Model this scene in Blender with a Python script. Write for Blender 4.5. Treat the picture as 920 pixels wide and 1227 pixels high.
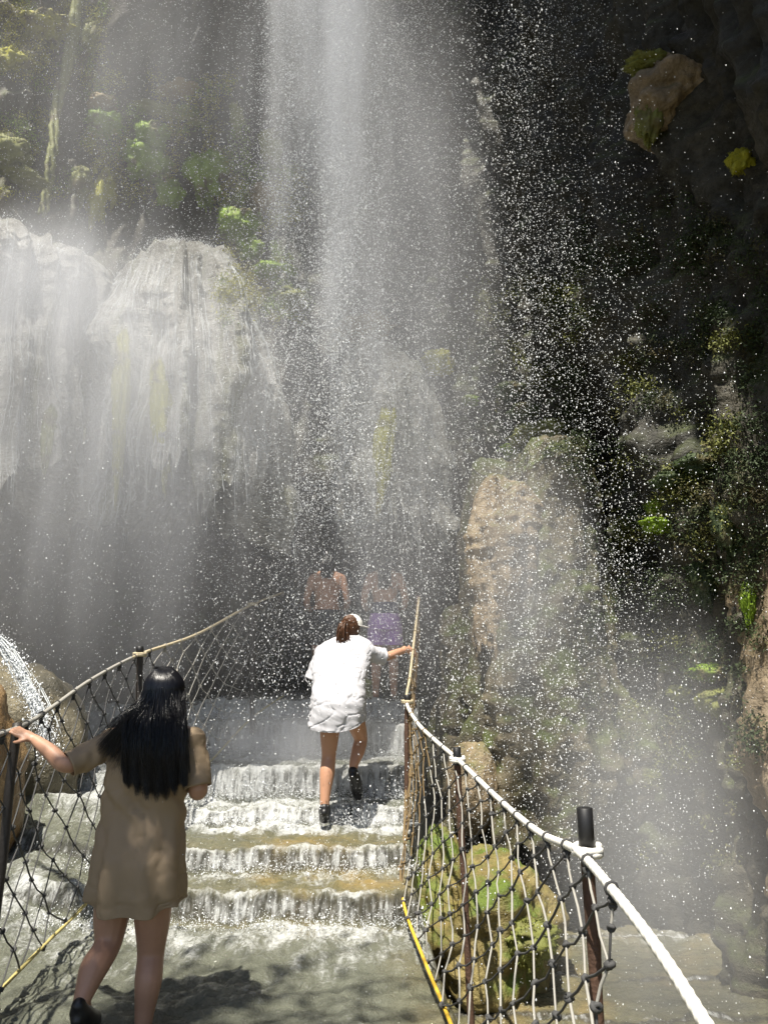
import bpy, bmesh, math, random
import numpy as np
from mathutils import Vector, Matrix
from mathutils.bvhtree import BVHTree

random.seed(7)
RNG = np.random.default_rng(7)
for o in list(bpy.data.objects):
    bpy.data.objects.remove(o)
SC = bpy.context.scene
COL = SC.collection

# ------------------------------------------------------------------ camera, sky, sun, exposure
CAMZ, PITCH = 1.65, math.radians(12.0)
cam = bpy.data.cameras.new('camera')
camo = bpy.data.objects.new('camera', cam)
COL.objects.link(camo)
camo.location = (0, 0, CAMZ)
camo.rotation_euler = (math.radians(90) + PITCH, 0, 0)
cam.sensor_fit = 'VERTICAL'
cam.sensor_height = 36.0
cam.lens = 36.0 * 920 / 1227
cam.clip_start = 0.05
cam.clip_end = 500
SC.camera = camo

SUN_TO = Vector((-0.17, -0.36, 0.92)).normalized()
w = bpy.data.worlds.new('World'); SC.world = w; w.use_nodes = True
nt = w.node_tree
bg = nt.nodes['Background']
sky = nt.nodes.new('ShaderNodeTexSky')
sky.sky_type = 'NISHITA'; sky.sun_disc = False
sky.sun_elevation = math.asin(SUN_TO.z)
sky.sun_rotation = math.atan2(SUN_TO.x, SUN_TO.y)
nt.links.new(sky.outputs[0], bg.inputs['Color'])
bg.inputs['Strength'].default_value = 0.07
sl = bpy.data.lights.new('sun', 'SUN'); sl.energy = 5.0; sl.angle = math.radians(0.55); sl.color = (1, .94, .83)
so = bpy.data.objects.new('sun', sl); COL.objects.link(so)
so.rotation_euler = (-SUN_TO).to_track_quat('-Z', 'Y').to_euler()
so.location = (-3, -6, 20)
SC.view_settings.view_transform = 'Standard'
SC.view_settings.look = 'None'
SC.view_settings.exposure = 0.95
SC.view_settings.gamma = 1.0
SC.view_settings.use_curve_mapping = False
SC.render.engine = 'CYCLES'
SC.cycles.max_bounces = 5
SC.cycles.diffuse_bounces = 2
SC.cycles.glossy_bounces = 2
SC.cycles.transmission_bounces = 3
SC.cycles.volume_bounces = 2
SC.cycles.transparent_max_bounces = 6
SC.cycles.caustics_reflective = False
SC.cycles.caustics_refractive = False

# ------------------------------------------------------------------ helpers
CP, SP = math.cos(PITCH), math.sin(PITCH)


def pt(px, py, Y):
    """a point of the place seen at (px, py) of the 920x1227 photograph, Y metres in front of the camera"""
    u, v = (px - 460) / 920, (613.5 - py) / 920
    d = (u, CP - v * SP, SP + v * CP)
    k = Y / d[1]
    return Vector((d[0] * k, Y, CAMZ + d[2] * k))


def mpp(p):
    """metres per photograph pixel at a point"""
    return (p[1] * CP + (p[2] - CAMZ) * SP) / 920


def sstep(a, b, x):
    t = np.clip((x - a) / (b - a), 0, 1)
    return t * t * (3 - 2 * t)


_perm = np.random.default_rng(3).permutation(512).astype(np.int64)
_perm = np.concatenate([_perm, _perm, _perm])
_grad = np.random.default_rng(4).normal(size=(512, 3)); _grad /= np.linalg.norm(_grad, axis=1)[:, None]


def gnoise(x, y, z):
    x, y, z = np.broadcast_arrays(np.asarray(x, float), np.asarray(y, float), np.asarray(z, float))
    xi, yi, zi = np.floor(x).astype(np.int64), np.floor(y).astype(np.int64), np.floor(z).astype(np.int64)
    xf, yf, zf = x - xi, y - yi, z - zi
    f = lambda t: t * t * t * (t * (t * 6 - 15) + 10)
    u, v, ww = f(xf), f(yf), f(zf)
    out = 0
    for dx in (0, 1):
        for dy in (0, 1):
            for dz in (0, 1):
                h = _perm[(_perm[(_perm[(xi + dx) & 511] + yi + dy) & 511] + zi + dz) & 511]
                g = _grad[h]
                dot = g[..., 0] * (xf - dx) + g[..., 1] * (yf - dy) + g[..., 2] * (zf - dz)
                out = out + dot * (u if dx else 1 - u) * (v if dy else 1 - v) * (ww if dz else 1 - ww)
    return out * 1.6


def fbm(x, y, z, n=4, g=.5, l=2.03):
    a, s, t = 1.0, 0, 0
    for k in range(n):
        s = s + a * gnoise(np.asarray(x) * l ** k + 13.7 * k, np.asarray(y) * l ** k + 7.1 * k, np.asarray(z) * l ** k + 3.3 * k)
        t += a; a *= g
    return s / t


def mesh_np(name, V, F, mats, parent=None, smooth=True, midx=None):
    """one mesh object from numpy vertices and equal-length faces (or a list of face arrays)"""
    if not isinstance(F, (list, tuple)):
        F = [F]
    F = [np.asarray(f, np.int64) for f in F if len(f)]
    me = bpy.data.meshes.new(name)
    me.vertices.add(len(V))
    me.vertices.foreach_set('co', np.asarray(V, np.float32).ravel())
    loops = np.concatenate([f.ravel() for f in F])
    cnt = np.concatenate([np.full(len(f), f.shape[1]) for f in F])
    start = np.concatenate([[0], np.cumsum(cnt)[:-1]])
    me.loops.add(len(loops)); me.loops.foreach_set('vertex_index', loops.astype(np.int32))
    me.polygons.add(len(cnt)); me.polygons.foreach_set('loop_start', start.astype(np.int32))
    me.polygons.foreach_set('loop_total', cnt.astype(np.int32))
    me.polygons.foreach_set('use_smooth', np.full(len(cnt), smooth))
    if midx is not None:
        me.polygons.foreach_set('material_index', np.asarray(midx, np.int32))
    me.update(); me.validate()
    for m in (mats if isinstance(mats, (list, tuple)) else [mats]):
        me.materials.append(m)
    o = bpy.data.objects.new(name, me)
    COL.objects.link(o)
    if parent is not None:
        o.parent = parent
        o.matrix_parent_inverse = parent.matrix_basis.inverted()
    return o


class MB:
    """collects pieces into one mesh"""
    def __init__(s):
        s.V, s.Q, s.T, s.mq, s.mt, s.n = [], [], [], [], [], 0

    def add(s, V, Q=None, T=None, m=0):
        V = np.asarray(V, float)
        if Q is not None and len(Q):
            s.Q.append(np.asarray(Q) + s.n); s.mq.append(np.full(len(Q), m))
        if T is not None and len(T):
            s.T.append(np.asarray(T) + s.n); s.mt.append(np.full(len(T), m))
        s.V.append(V); s.n += len(V)
        return s

    def build(s, name, mats, parent=None, smooth=True):
        F, M = [], []
        if s.Q: F.append(np.concatenate(s.Q)); M.append(np.concatenate(s.mq))
        if s.T: F.append(np.concatenate(s.T)); M.append(np.concatenate(s.mt))
        return mesh_np(name, np.concatenate(s.V), F, mats, parent, smooth, np.concatenate(M))


def catmull(P, n):
    P = [np.asarray(p, float) for p in P]
    P = [2 * P[0] - P[1]] + P + [2 * P[-1] - P[-2]]
    out = []
    for i in range(1, len(P) - 2):
        for k in range(n):
            t = k / n
            a, b, c, d = P[i - 1], P[i], P[i + 1], P[i + 2]
            out.append(.5 * (2 * b + (c - a) * t + (2 * a - 5 * b + 4 * c - d) * t * t + (3 * b - a - 3 * c + d) * t ** 3))
    out.append(P[-2])
    return np.array(out)


def gridfaces(n, m, wrap=False):
    """quads of an n (rows) x m (columns) vertex grid"""
    i = np.arange(n - 1)[:, None]; j = np.arange(m if wrap else m - 1)[None, :]
    jn = (j + 1) % m
    a, b, c, d = i * m + j, i * m + jn, (i + 1) * m + jn, (i + 1) * m + j
    return np.stack([a, b, c, d], -1).reshape(-1, 4)


def tube(P, R, sides=6, lobes=0, twist=0., amp=.14, cap=True, squash=None):
    """swept tube; squash = (axis, ratio) flattens the section along a world axis"""
    P = np.asarray(P, float); n = len(P)
    R = np.full(n, R) if np.isscalar(R) else np.asarray(R, float)
    T = np.gradient(P, axis=0); T /= np.linalg.norm(T, axis=1)[:, None] + 1e-9
    up = np.array([0, 0, 1.]) if abs(T[0, 2]) < .9 else np.array([0, 1., 0])
    A = np.zeros((n, 3)); a = up
    for i in range(n):
        a = a - T[i] * np.dot(a, T[i]); a = a / (np.linalg.norm(a) + 1e-9); A[i] = a
    B = np.cross(T, A)
    ph = np.linspace(0, 2 * np.pi, sides, endpoint=False)
    L = np.concatenate([[0], np.cumsum(np.linalg.norm(np.diff(P, axis=0), axis=1))])
    rr = np.ones((n, sides))
    if lobes:
        rr = 1 + amp * np.cos(lobes * ph[None, :] - twist * L[:, None])
    off = (np.cos(ph)[None, :, None] * A[:, None, :] + np.sin(ph)[None, :, None] * B[:, None, :]) * (R[:, None] * rr)[..., None]
    if squash is not None:
        ax = np.asarray(squash[0], float); ax /= np.linalg.norm(ax)
        off = off - (off @ ax)[..., None] * ax * (1 - squash[1])
    V = (P[:, None, :] + off).reshape(-1, 3)
    Q = gridfaces(n, sides, True)
    Tt = []
    if cap:
        V = np.concatenate([V, P[:1], P[-1:]])
        k = n * sides
        for j in range(sides):
            Tt.append((k, (j + 1) % sides, j))
            Tt.append((k + 1, (n - 1) * sides + j, (n - 1) * sides + (j + 1) % sides))
    return V, Q, np.array(Tt, int).reshape(-1, 3)


def capsule(P, R, sides=14, n=6, squash=None):
    """limb: smooth chain through joints with rounded ends"""
    P = [np.asarray(p, float) for p in P]
    PR = catmull([np.append(p, r) for p, r in zip(P, R)], n)
    C, r = PR[:, :3], PR[:, 3]
    d0 = C[0] - C[1]; d0 /= np.linalg.norm(d0); d1 = C[-1] - C[-2]; d1 /= np.linalg.norm(d1)
    e = [(.5, .87), (.85, .52), (.98, .2)]
    pre = [(C[0] + d0 * r[0] * a, r[0] * b) for a, b in reversed(e)]
    post = [(C[-1] + d1 * r[-1] * a, r[-1] * b) for a, b in e]
    C = np.array([p for p, _ in pre] + list(C) + [p for p, _ in post])
    r = np.array([q for _, q in pre] + list(r) + [q for _, q in post])
    return tube(C, r, sides, squash=squash)


def ellipsoid(c, r, nu=20, nv=14, rot=None):
    u = np.linspace(0, 2 * np.pi, nu, endpoint=False); v = np.linspace(0.02, np.pi - .02, nv)
    V = np.stack([np.sin(v)[:, None] * np.cos(u), np.sin(v)[:, None] * np.sin(u), np.cos(v)[:, None] * np.ones_like(u)], -1).reshape(-1, 3)
    V = V * np.asarray(r, float)
    if rot is not None:
        V = V @ np.array(rot.to_3x3()).T
    k = len(V)
    V = np.concatenate([V + np.asarray(c, float), [np.asarray(c, float) + (np.array(rot.to_3x3()) if rot is not None else np.eye(3)) @ np.array([0, 0, r[2]])],
                        [np.asarray(c, float) - (np.array(rot.to_3x3()) if rot is not None else np.eye(3)) @ np.array([0, 0, r[2]])]])
    T = [(k, (j + 1) % nu, j) for j in range(nu)] + [(k + 1, (nv - 1) * nu + j, (nv - 1) * nu + (j + 1) % nu) for j in range(nu)]
    Q = gridfaces(nv, nu, True)[:, ::-1]
    return V, Q, np.array(T)[:, ::-1]


def tag(o, label=None, cat=None, group=None, kind=None):
    if label: o['label'] = label
    if cat: o['category'] = cat
    if group: o['group'] = group
    if kind: o['kind'] = kind
    return o


def empty(name, loc, label, cat, group=None):
    o = bpy.data.objects.new(name, None)
    o.empty_display_size = .2
    o.location = loc
    COL.objects.link(o)
    return tag(o, label, cat, group)


def remesh(name, mb, voxel, mat, parent=None, smooth_it=6):
    """weld overlapping closed pieces into one continuous skin"""
    o = mb.build(name + '_draft', mat)
    m = o.modifiers.new('r', 'REMESH'); m.mode = 'VOXEL'; m.voxel_size = voxel; m.use_smooth_shade = True
    s = o.modifiers.new('s', 'SMOOTH'); s.iterations = smooth_it; s.factor = .5
    dg = bpy.context.evaluated_depsgraph_get()
    me = bpy.data.meshes.new_from_object(o.evaluated_get(dg))
    bpy.data.objects.remove(o)
    me.name = name
    if not me.materials: me.materials.append(mat)
    me.polygons.foreach_set('use_smooth', np.full(len(me.polygons), True))
    r = bpy.data.objects.new(name, me); COL.objects.link(r)
    if parent is not None:
        r.parent = parent; r.matrix_parent_inverse = parent.matrix_basis.inverted()
    return r


# ------------------------------------------------------------------ materials
class NT:
    def __init__(s, name):
        s.m = bpy.data.materials.new(name); s.m.use_nodes = True
        s.t = s.m.node_tree; s.b = s.t.nodes['Principled BSDF']; s.out = s.t.nodes['Material Output']

    def n(s, t, **kw):
        x = s.t.nodes.new(t)
        for k, v in kw.items():
            if k in x.inputs: x.inputs[k].default_value = v
            else: setattr(x, k, v)
        return x

    def l(s, a, b): s.t.links.new(a, b)

    def coord(s, scale=(1, 1, 1), src='pos'):
        if src == 'pos': c = s.n('ShaderNodeNewGeometry').outputs['Position']
        elif src == 'uv': c = s.n('ShaderNodeTexCoord').outputs['UV']
        else: c = s.n('ShaderNodeTexCoord').outputs['Object']
        mp = s.n('ShaderNodeMapping'); mp.inputs['Scale'].default_value = scale
        s.l(c, mp.inputs['Vector'])
        return mp.outputs[0]

    def noise(s, co, scale, detail=4, rough=.55, dist=0.):
        x = s.n('ShaderNodeTexNoise'); x.inputs['Scale'].default_value = scale; x.inputs['Detail'].default_value = detail
        x.inputs['Roughness'].default_value = rough; x.inputs['Distortion'].default_value = dist
        s.l(co, x.inputs['Vector'])
        return x.outputs[0]

    def ramp(s, fac, stops):
        r = s.n('ShaderNodeValToRGB'); e = r.color_ramp.elements
        while len(e) < len(stops): e.new(.5)
        for k, (p, c) in enumerate(stops):
            e[k].position = p; e[k].color = (*c, 1) if len(c) == 3 else c
        s.l(fac, r.inputs[0])
        return r.outputs[0]

    def mix(s, f, a, b):
        x = s.n('ShaderNodeMix', data_type='RGBA')
        for v, k in ((f, 0), (a, 6), (b, 7)):
            if hasattr(v, 'is_output') or isinstance(v, bpy.types.NodeSocket): s.l(v, x.inputs[k])
            else: x.inputs[k].default_value = v if k == 0 else (*v, 1)
        return x.outputs[2]

    def math(s, op, a, b=None, clamp=False):
        x = s.n('ShaderNodeMath', operation=op, use_clamp=clamp)
        for v, k in ((a, 0), (b, 1)):
            if v is None: continue
            if isinstance(v, bpy.types.NodeSocket): s.l(v, x.inputs[k])
            else: x.inputs[k].default_value = v
        return x.outputs[0]

    def mapr(s, v, a, b, c=0., d=1.):
        x = s.n('ShaderNodeMapRange', interpolation_type='SMOOTHSTEP')
        s.l(v, x.inputs[0])
        for k, q in enumerate((a, b, c, d)): x.inputs[k + 1].default_value = q
        return x.outputs[0]

    def bump(s, h, strength=.4, dist=.02):
        x = s.n('ShaderNodeBump'); x.inputs['Strength'].default_value = strength; x.inputs['Distance'].default_value = dist
        s.l(h, x.inputs['Height']); s.l(x.outputs[0], s.b.inputs['Normal'])

    def set(s, **kw):
        for k, v in kw.items():
            k = k.replace('_', ' ')
            if isinstance(v, bpy.types.NodeSocket): s.l(v, s.b.inputs[k])
            else: s.b.inputs[k].default_value = (*v, 1) if isinstance(v, tuple) and len(v) == 3 else v
        return s


def rock_mat(name, dark, mid, light, moss_amt, moss_col=(.05, .08, .012), rough=.45, sc=1.0, streak=.5, moss_lo=.35, pale=None):
    k = NT(name)
    co = k.coord((1, 1, .28)); c2 = k.coord((1, 1, 1))
    a = k.noise(co, 1.6 * sc, 6, .6, .4)
    col = k.ramp(a, [(.30, dark), (.52, mid), (.72, light)])
    f = k.noise(c2, 14 * sc, 5, .65)
    col = k.mix(k.mapr(f, .35, .75), col, tuple(c * .55 for c in mid))
    st = k.noise(k.coord((6, 6, .35)), 1.5, 5, .6)
    col = k.mix(k.math('MULTIPLY', k.mapr(st, .5, .7), streak), col, light)
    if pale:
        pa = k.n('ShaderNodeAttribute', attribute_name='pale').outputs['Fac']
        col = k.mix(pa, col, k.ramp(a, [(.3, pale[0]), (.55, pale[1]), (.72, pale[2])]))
    # moss grows on upward faces and in patches
    geo = k.n('ShaderNodeNewGeometry'); sep = k.n('ShaderNodeSeparateXYZ'); k.l(geo.outputs['Normal'], sep.inputs[0])
    up = k.mapr(sep.outputs[2], moss_lo - .3, moss_lo + .35)
    pn = k.mapr(k.noise(c2, 2.2 * sc, 5, .6), .42, .62)
    mfac = k.math('MULTIPLY', k.math('MULTIPLY', up, pn), moss_amt, True)
    fine = k.noise(c2, 60, 3)
    mc = k.mix(fine, tuple(c * .5 for c in moss_col), tuple(min(1, c * 1.7) for c in moss_col))
    col = k.mix(mfac, col, mc)
    k.set(Base_Color=col, Roughness=k.mapr(f, .3, .7, rough - .12, rough + .2))
    h = k.math('ADD', k.math('MULTIPLY', f, .7), k.math('MULTIPLY', k.noise(k.coord((1, 1, 1.25)), 34 * sc, 5, .65), .5))
    k.bump(h, .8, .045)
    return k.m


def flat_mat(name, col, rough=.6, var=.25, scale=40, bump=.0, bd=.004, **kw):
    k = NT(name)
    co = k.coord(src='obj')
    f = k.noise(co, scale, 4, .6)
    k.set(Base_Color=k.mix(f, tuple(c * (1 - var) for c in col), tuple(min(1, c * (1 + var)) for c in col)), Roughness=rough, **kw)
    if bump: k.bump(k.noise(co, scale * 2.2, 3), bump, bd)
    return k.m


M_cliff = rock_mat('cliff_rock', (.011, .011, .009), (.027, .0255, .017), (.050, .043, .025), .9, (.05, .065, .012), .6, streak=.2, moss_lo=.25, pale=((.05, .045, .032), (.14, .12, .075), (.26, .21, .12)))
k = NT('wet_flowstone')                                  # pale calcite, combed by water, with green and brown streaks
c2 = k.coord((1, 1, 1))
a = k.noise(k.coord((3.2, 3.2, .30)), 1.6, 6, .62, .3)
col = k.ramp(a, [(.30, (.10, .092, .075)), (.46, (.30, .29, .26)), (.66, (.56, .56, .54))])
st = k.noise(k.coord((2.3, 2.3, .12)), 1.3, 3, .5)
col = k.mix(k.mapr(st, .56, .70, 0, .8), col, (.14, .15, .035))
rp = k.noise(k.coord((5, 5, 26)), 2.2, 5, .65, .4)
gr = k.noise(k.coord((1, 1, .55)), 46, 4, .7)
col = k.mix(k.mapr(gr, .52, .70, 0, .75), col, (.74, .75, .75))
col = k.mix(k.mapr(rp, .35, .62, .45, 0), col, (.12, .115, .10))
k.set(Base_Color=col, Roughness=.32)
k.bump(k.math('ADD', k.math('MULTIPLY', rp, .8), k.math('MULTIPLY', gr, .5)), .9, .06)
M_flow = k.m
M_tan = rock_mat('tan_travertine', (.10, .075, .045), (.25, .19, .115), (.38, .30, .2), .7, (.075, .09, .015), .5, 1.3, .5, .45)
M_buttress = rock_mat('mossy_buttress_rock', (.04, .036, .022), (.105, .088, .052), (.19, .155, .095), 1.0, (.06, .08, .012), .5, 1.3, .6, .1)
M_boulder = rock_mat('ochre_boulder', (.14, .085, .035), (.30, .19, .085), (.42, .31, .18), .2, (.07, .08, .015), .35, 1.0, .3, .7)
M_mossrock = rock_mat('mossy_boulder_rock', (.10, .075, .025), (.22, .17, .055), (.33, .27, .10), 1.0, (.09, .13, .015), .5, 1.2, .3, .15)
M_step = rock_mat('step_stone', (.06, .055, .035), (.16, .14, .09), (.26, .22, .13), .0, rough=.4)


def moss_mat(name, lo, hi):
    k = NT(name)
    f = k.noise(k.coord((1, 1, 1)), 22, 5, .65)
    g = k.noise(k.coord((1, 1, 1)), 4, 3, .6)
    c = k.mix(f, lo, hi)
    c = k.mix(k.mapr(g, .5, .7), c, (.09, .07, .025))
    k.set(Base_Color=c, Roughness=.7)
    k.bump(f, .6, .02)
    return k.m


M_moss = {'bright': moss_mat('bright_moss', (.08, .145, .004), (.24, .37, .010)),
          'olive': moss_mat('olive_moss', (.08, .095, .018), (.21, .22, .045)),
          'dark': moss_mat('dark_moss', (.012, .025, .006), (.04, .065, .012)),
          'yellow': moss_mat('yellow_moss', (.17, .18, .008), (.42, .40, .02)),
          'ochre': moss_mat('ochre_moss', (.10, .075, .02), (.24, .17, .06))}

k = NT('falling_water'); k.set(Base_Color=(.86, .89, .92), Roughness=.25, Alpha=1.0); k.b.inputs['Subsurface Weight'].default_value = 0.0
M_drop = k.m
k = NT('water_strand')
k.set(Base_Color=(.58, .61, .62), Roughness=.35)
M_strand = k.m

# running water: clear olive water where it is calm, white foam where the mesh says it churns
k = NT('running_water')
att = k.n('ShaderNodeAttribute', attribute_name='foam')
uv = k.coord((1, 1, 1), 'uv')
uvs = k.coord((1, .30, 1), 'uv')
n1 = k.noise(uvs, 9, 7, .68, .6)
n2 = k.noise(uv, 34, 5, .7, .3)
n3 = k.noise(k.coord((1, .16, 1), 'uv'), 26, 4, .6)
nn = k.math('ADD', k.math('MULTIPLY', n1, .5), k.math('ADD', k.math('MULTIPLY', n2, .28), k.math('MULTIPLY', n3, .28)))
fallA = k.n('ShaderNodeAttribute', attribute_name='fall').outputs['Fac']
nflat = k.math('ADD', k.math('MULTIPLY', n1, .55), k.math('MULTIPLY', n2, .45))
nfall = k.math('ADD', k.math('MULTIPLY', n3, .75), k.math('MULTIPLY', n2, .25))
nm = k.n('ShaderNodeMix', data_type='FLOAT'); k.l(fallA, nm.inputs[0]); k.l(nflat, nm.inputs[2]); k.l(nfall, nm.inputs[3])
fm = k.mapr(k.math('ADD', k.math('MULTIPLY', k.math('SUBTRACT', nm.outputs[0], .5), 2.3), att.outputs['Fac']), .34, 1.0)
bed = k.noise(k.coord((1, 1, 1)), 2.1, 4, .6)
wcol = k.ramp(bed, [(.3, (.07, .07, .05)), (.5, (.16, .145, .075)), (.7, (.30, .215, .075))])
att2 = k.n('ShaderNodeAttribute', attribute_name='shallow')
wcol = k.mix(att2.outputs['Fac'], (.145, .152, .118), wcol)
wcol = k.mix(k.math('MULTIPLY', fallA, .8), wcol, (.05, .048, .042))
k.set(Base_Color=k.mix(fm, wcol, (.56, .575, .57)), Roughness=k.mapr(fm, 0, 1, .08, .5))
k.bump(k.math('ADD', k.math('MULTIPLY', n1, .7), k.math('MULTIPLY', n2, .45)), .95, .06)
M_water = k.m

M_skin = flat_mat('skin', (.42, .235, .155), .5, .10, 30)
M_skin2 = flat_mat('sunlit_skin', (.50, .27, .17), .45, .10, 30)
M_hair = flat_mat('black_hair', (.006, .006, .008), .28, .3, 60)
M_brownhair = flat_mat('brown_hair', (.10, .045, .022), .4, .4, 90)
M_dress = flat_mat('tan_dress_cloth', (.30, .222, .142), .8, .06, 500, .25, .001)
M_shirt = flat_mat('white_shirt_cloth', (.50, .50, .53), .8, .03, 400, .2, .001)
M_cap = flat_mat('white_cap_cloth', (.78, .77, .74), .7, .04, 200)
M_shoe = flat_mat('black_shoe', (.012, .012, .013), .45, .3, 40)
M_purple = flat_mat('purple_shorts_cloth', (.46, .24, .66), .8, .1, 100)
M_navy = flat_mat('navy_cloth', (.035, .04, .10), .8, .1, 100)
M_whiterope = flat_mat('white_rope', (.74, .72, .66), .75, .12, 90, .5, .003)
M_tanrope = flat_mat('weathered_rope', (.42, .36, .24), .8, .25, 60, .5, .003)
M_netlight = flat_mat('grey_net_rope', (.30, .29, .26), .8, .2, 80, .5, .002)  # also colours the right net's strands painted as if sunlit
M_netdark = flat_mat('dark_net_rope', (.055, .055, .055), .8, .35, 60, .5, .002)  # also colours the right net's strands painted as if in shade
M_netbrown = flat_mat('brown_net_rope', (.16, .11, .05), .8, .35, 60, .5, .002)
M_yellow = flat_mat('yellow_rope', (.62, .40, .035), .7, .2, 60, .5, .002)
M_palerope = flat_mat('pale_yellow_rope', (.42, .36, .14), .7, .25, 60, .5, .002)
M_rust = flat_mat('rusty_steel', (.085, .045, .028), .75, .6, 35, .8, .006)
M_dkpost = flat_mat('dark_wet_steel', (.03, .025, .022), .55, .5, 35, .5, .005)
M_sleeve = flat_mat('black_plastic_sleeve', (.010, .010, .011), .5, .2, 40)

# ------------------------------------------------------------------ ground and cliff
xs = np.array([-200, 200.]); me = mesh_np('ground', [(-200, -200, -.9), (200, -200, -.9), (200, 200, -.9), (-200, 200, -.9)], np.array([[0, 1, 2, 3]]), M_step)
tag(me, 'rocky ground below the terraces', kind='structure')

plan = catmull([(-7.0, -1), (-6.6, 2), (-6.0, 5), (-5.0, 7.6), (-3.3, 9.4), (-1.2, 10.2), (.5, 10.0), (1.55, 8.9), (2.2, 7.3), (2.75, 5.4), (3.15, 3.4), (3.5, 1.2), (3.8, -1)], 40)
L = np.concatenate([[0], np.cumsum(np.linalg.norm(np.diff(plan, axis=0), axis=1))])
NS, NZ = 600, 470
s_ = np.linspace(0, L[-1], NS)
PX, PY = np.interp(s_, L, plan[:, 0]), np.interp(s_, L, plan[:, 1])
TX, TY = np.gradient(PX), np.gradient(PY); tl = np.hypot(TX, TY); NXn, NYn = TY / tl, -TX / tl     # inward normal
z_ = np.concatenate([np.linspace(-1.2, 11, 400), np.linspace(11, 17.5, NZ - 400 + 1)[1:]])
S, Z = np.meshgrid(s_, z_, indexing='xy')
side = sstep(L[-1] * .45, L[-1] * .62, S)          # 0 left, 1 right
leftness = 1 - sstep(L[-1] * .30, L[-1] * .46, S)
mid = np.clip(1 - side - leftness, 0, 1)
D = fbm(S * .55, Z * .16, 1.3, 4) * 1.0
D += fbm(S * 1.7, Z * .45, 5.1, 4) * .34
lump = np.abs(fbm(S * 1.5, Z * 1.3, 9.7, 3)) * leftness + np.abs(fbm(S * 1.9, Z * .38, 9.7, 3)) * (1 - leftness); D += (.24 - lump) * (.45 + .35 * leftness)
D += side * ((.2 - np.abs(fbm(S * 3.4, Z * .9 + fbm(S, Z, 2.2, 2) * .8, 3.9, 4))) * .30 + np.abs(fbm(S * 2.2, Z * 3.4, 8.1, 4)) * .22)
D += fbm(S * 5, Z * 2.2, 2.2, 4) * .10
D += (.12 - np.abs(gnoise(S * 3.2, Z * (2.2 + 2.3 * leftness), 4.4))) * (.12 + .12 * leftness)
D += -leftness * .17 * (Z - 3) + side * (.05 * np.clip(Z - 2, 0, 9) ** 1.15)
D += mid * 2.2 * sstep(8, 13, Z) + side * 1.8 * sstep(9.6, 12.8, Z)  # right-hand lip, above the view, is added to shade the wall below
D -= leftness * 1.1 * (1 - sstep(3.2, 5.2, Z))     # hollow under the domes on the left
D -= mid * .8 * (1 - sstep(2.8, 4.2, Z))
droop = -.22 * np.clip(lump * 2, 0, 1) * leftness - .1 * fbm(S * 2, Z * 2, 7.7, 2)
CV = np.stack([PX[None, :] + NXn[None, :] * D, PY[None, :] + NYn[None, :] * D, Z + droop * .5], -1).reshape(-1, 3)
CF = gridfaces(NZ, NS)
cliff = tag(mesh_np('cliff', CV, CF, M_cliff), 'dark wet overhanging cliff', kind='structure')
a = cliff.data.attributes.new('pale', 'FLOAT', 'POINT')        # travertine, with sunlight painted in: left and lower right paler, shaded wall near black
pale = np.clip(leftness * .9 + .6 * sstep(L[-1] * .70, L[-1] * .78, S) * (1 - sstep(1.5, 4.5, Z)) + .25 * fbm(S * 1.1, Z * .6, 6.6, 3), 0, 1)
a.data.foreach_set('value', pale.ravel().astype(np.float32))


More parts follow.
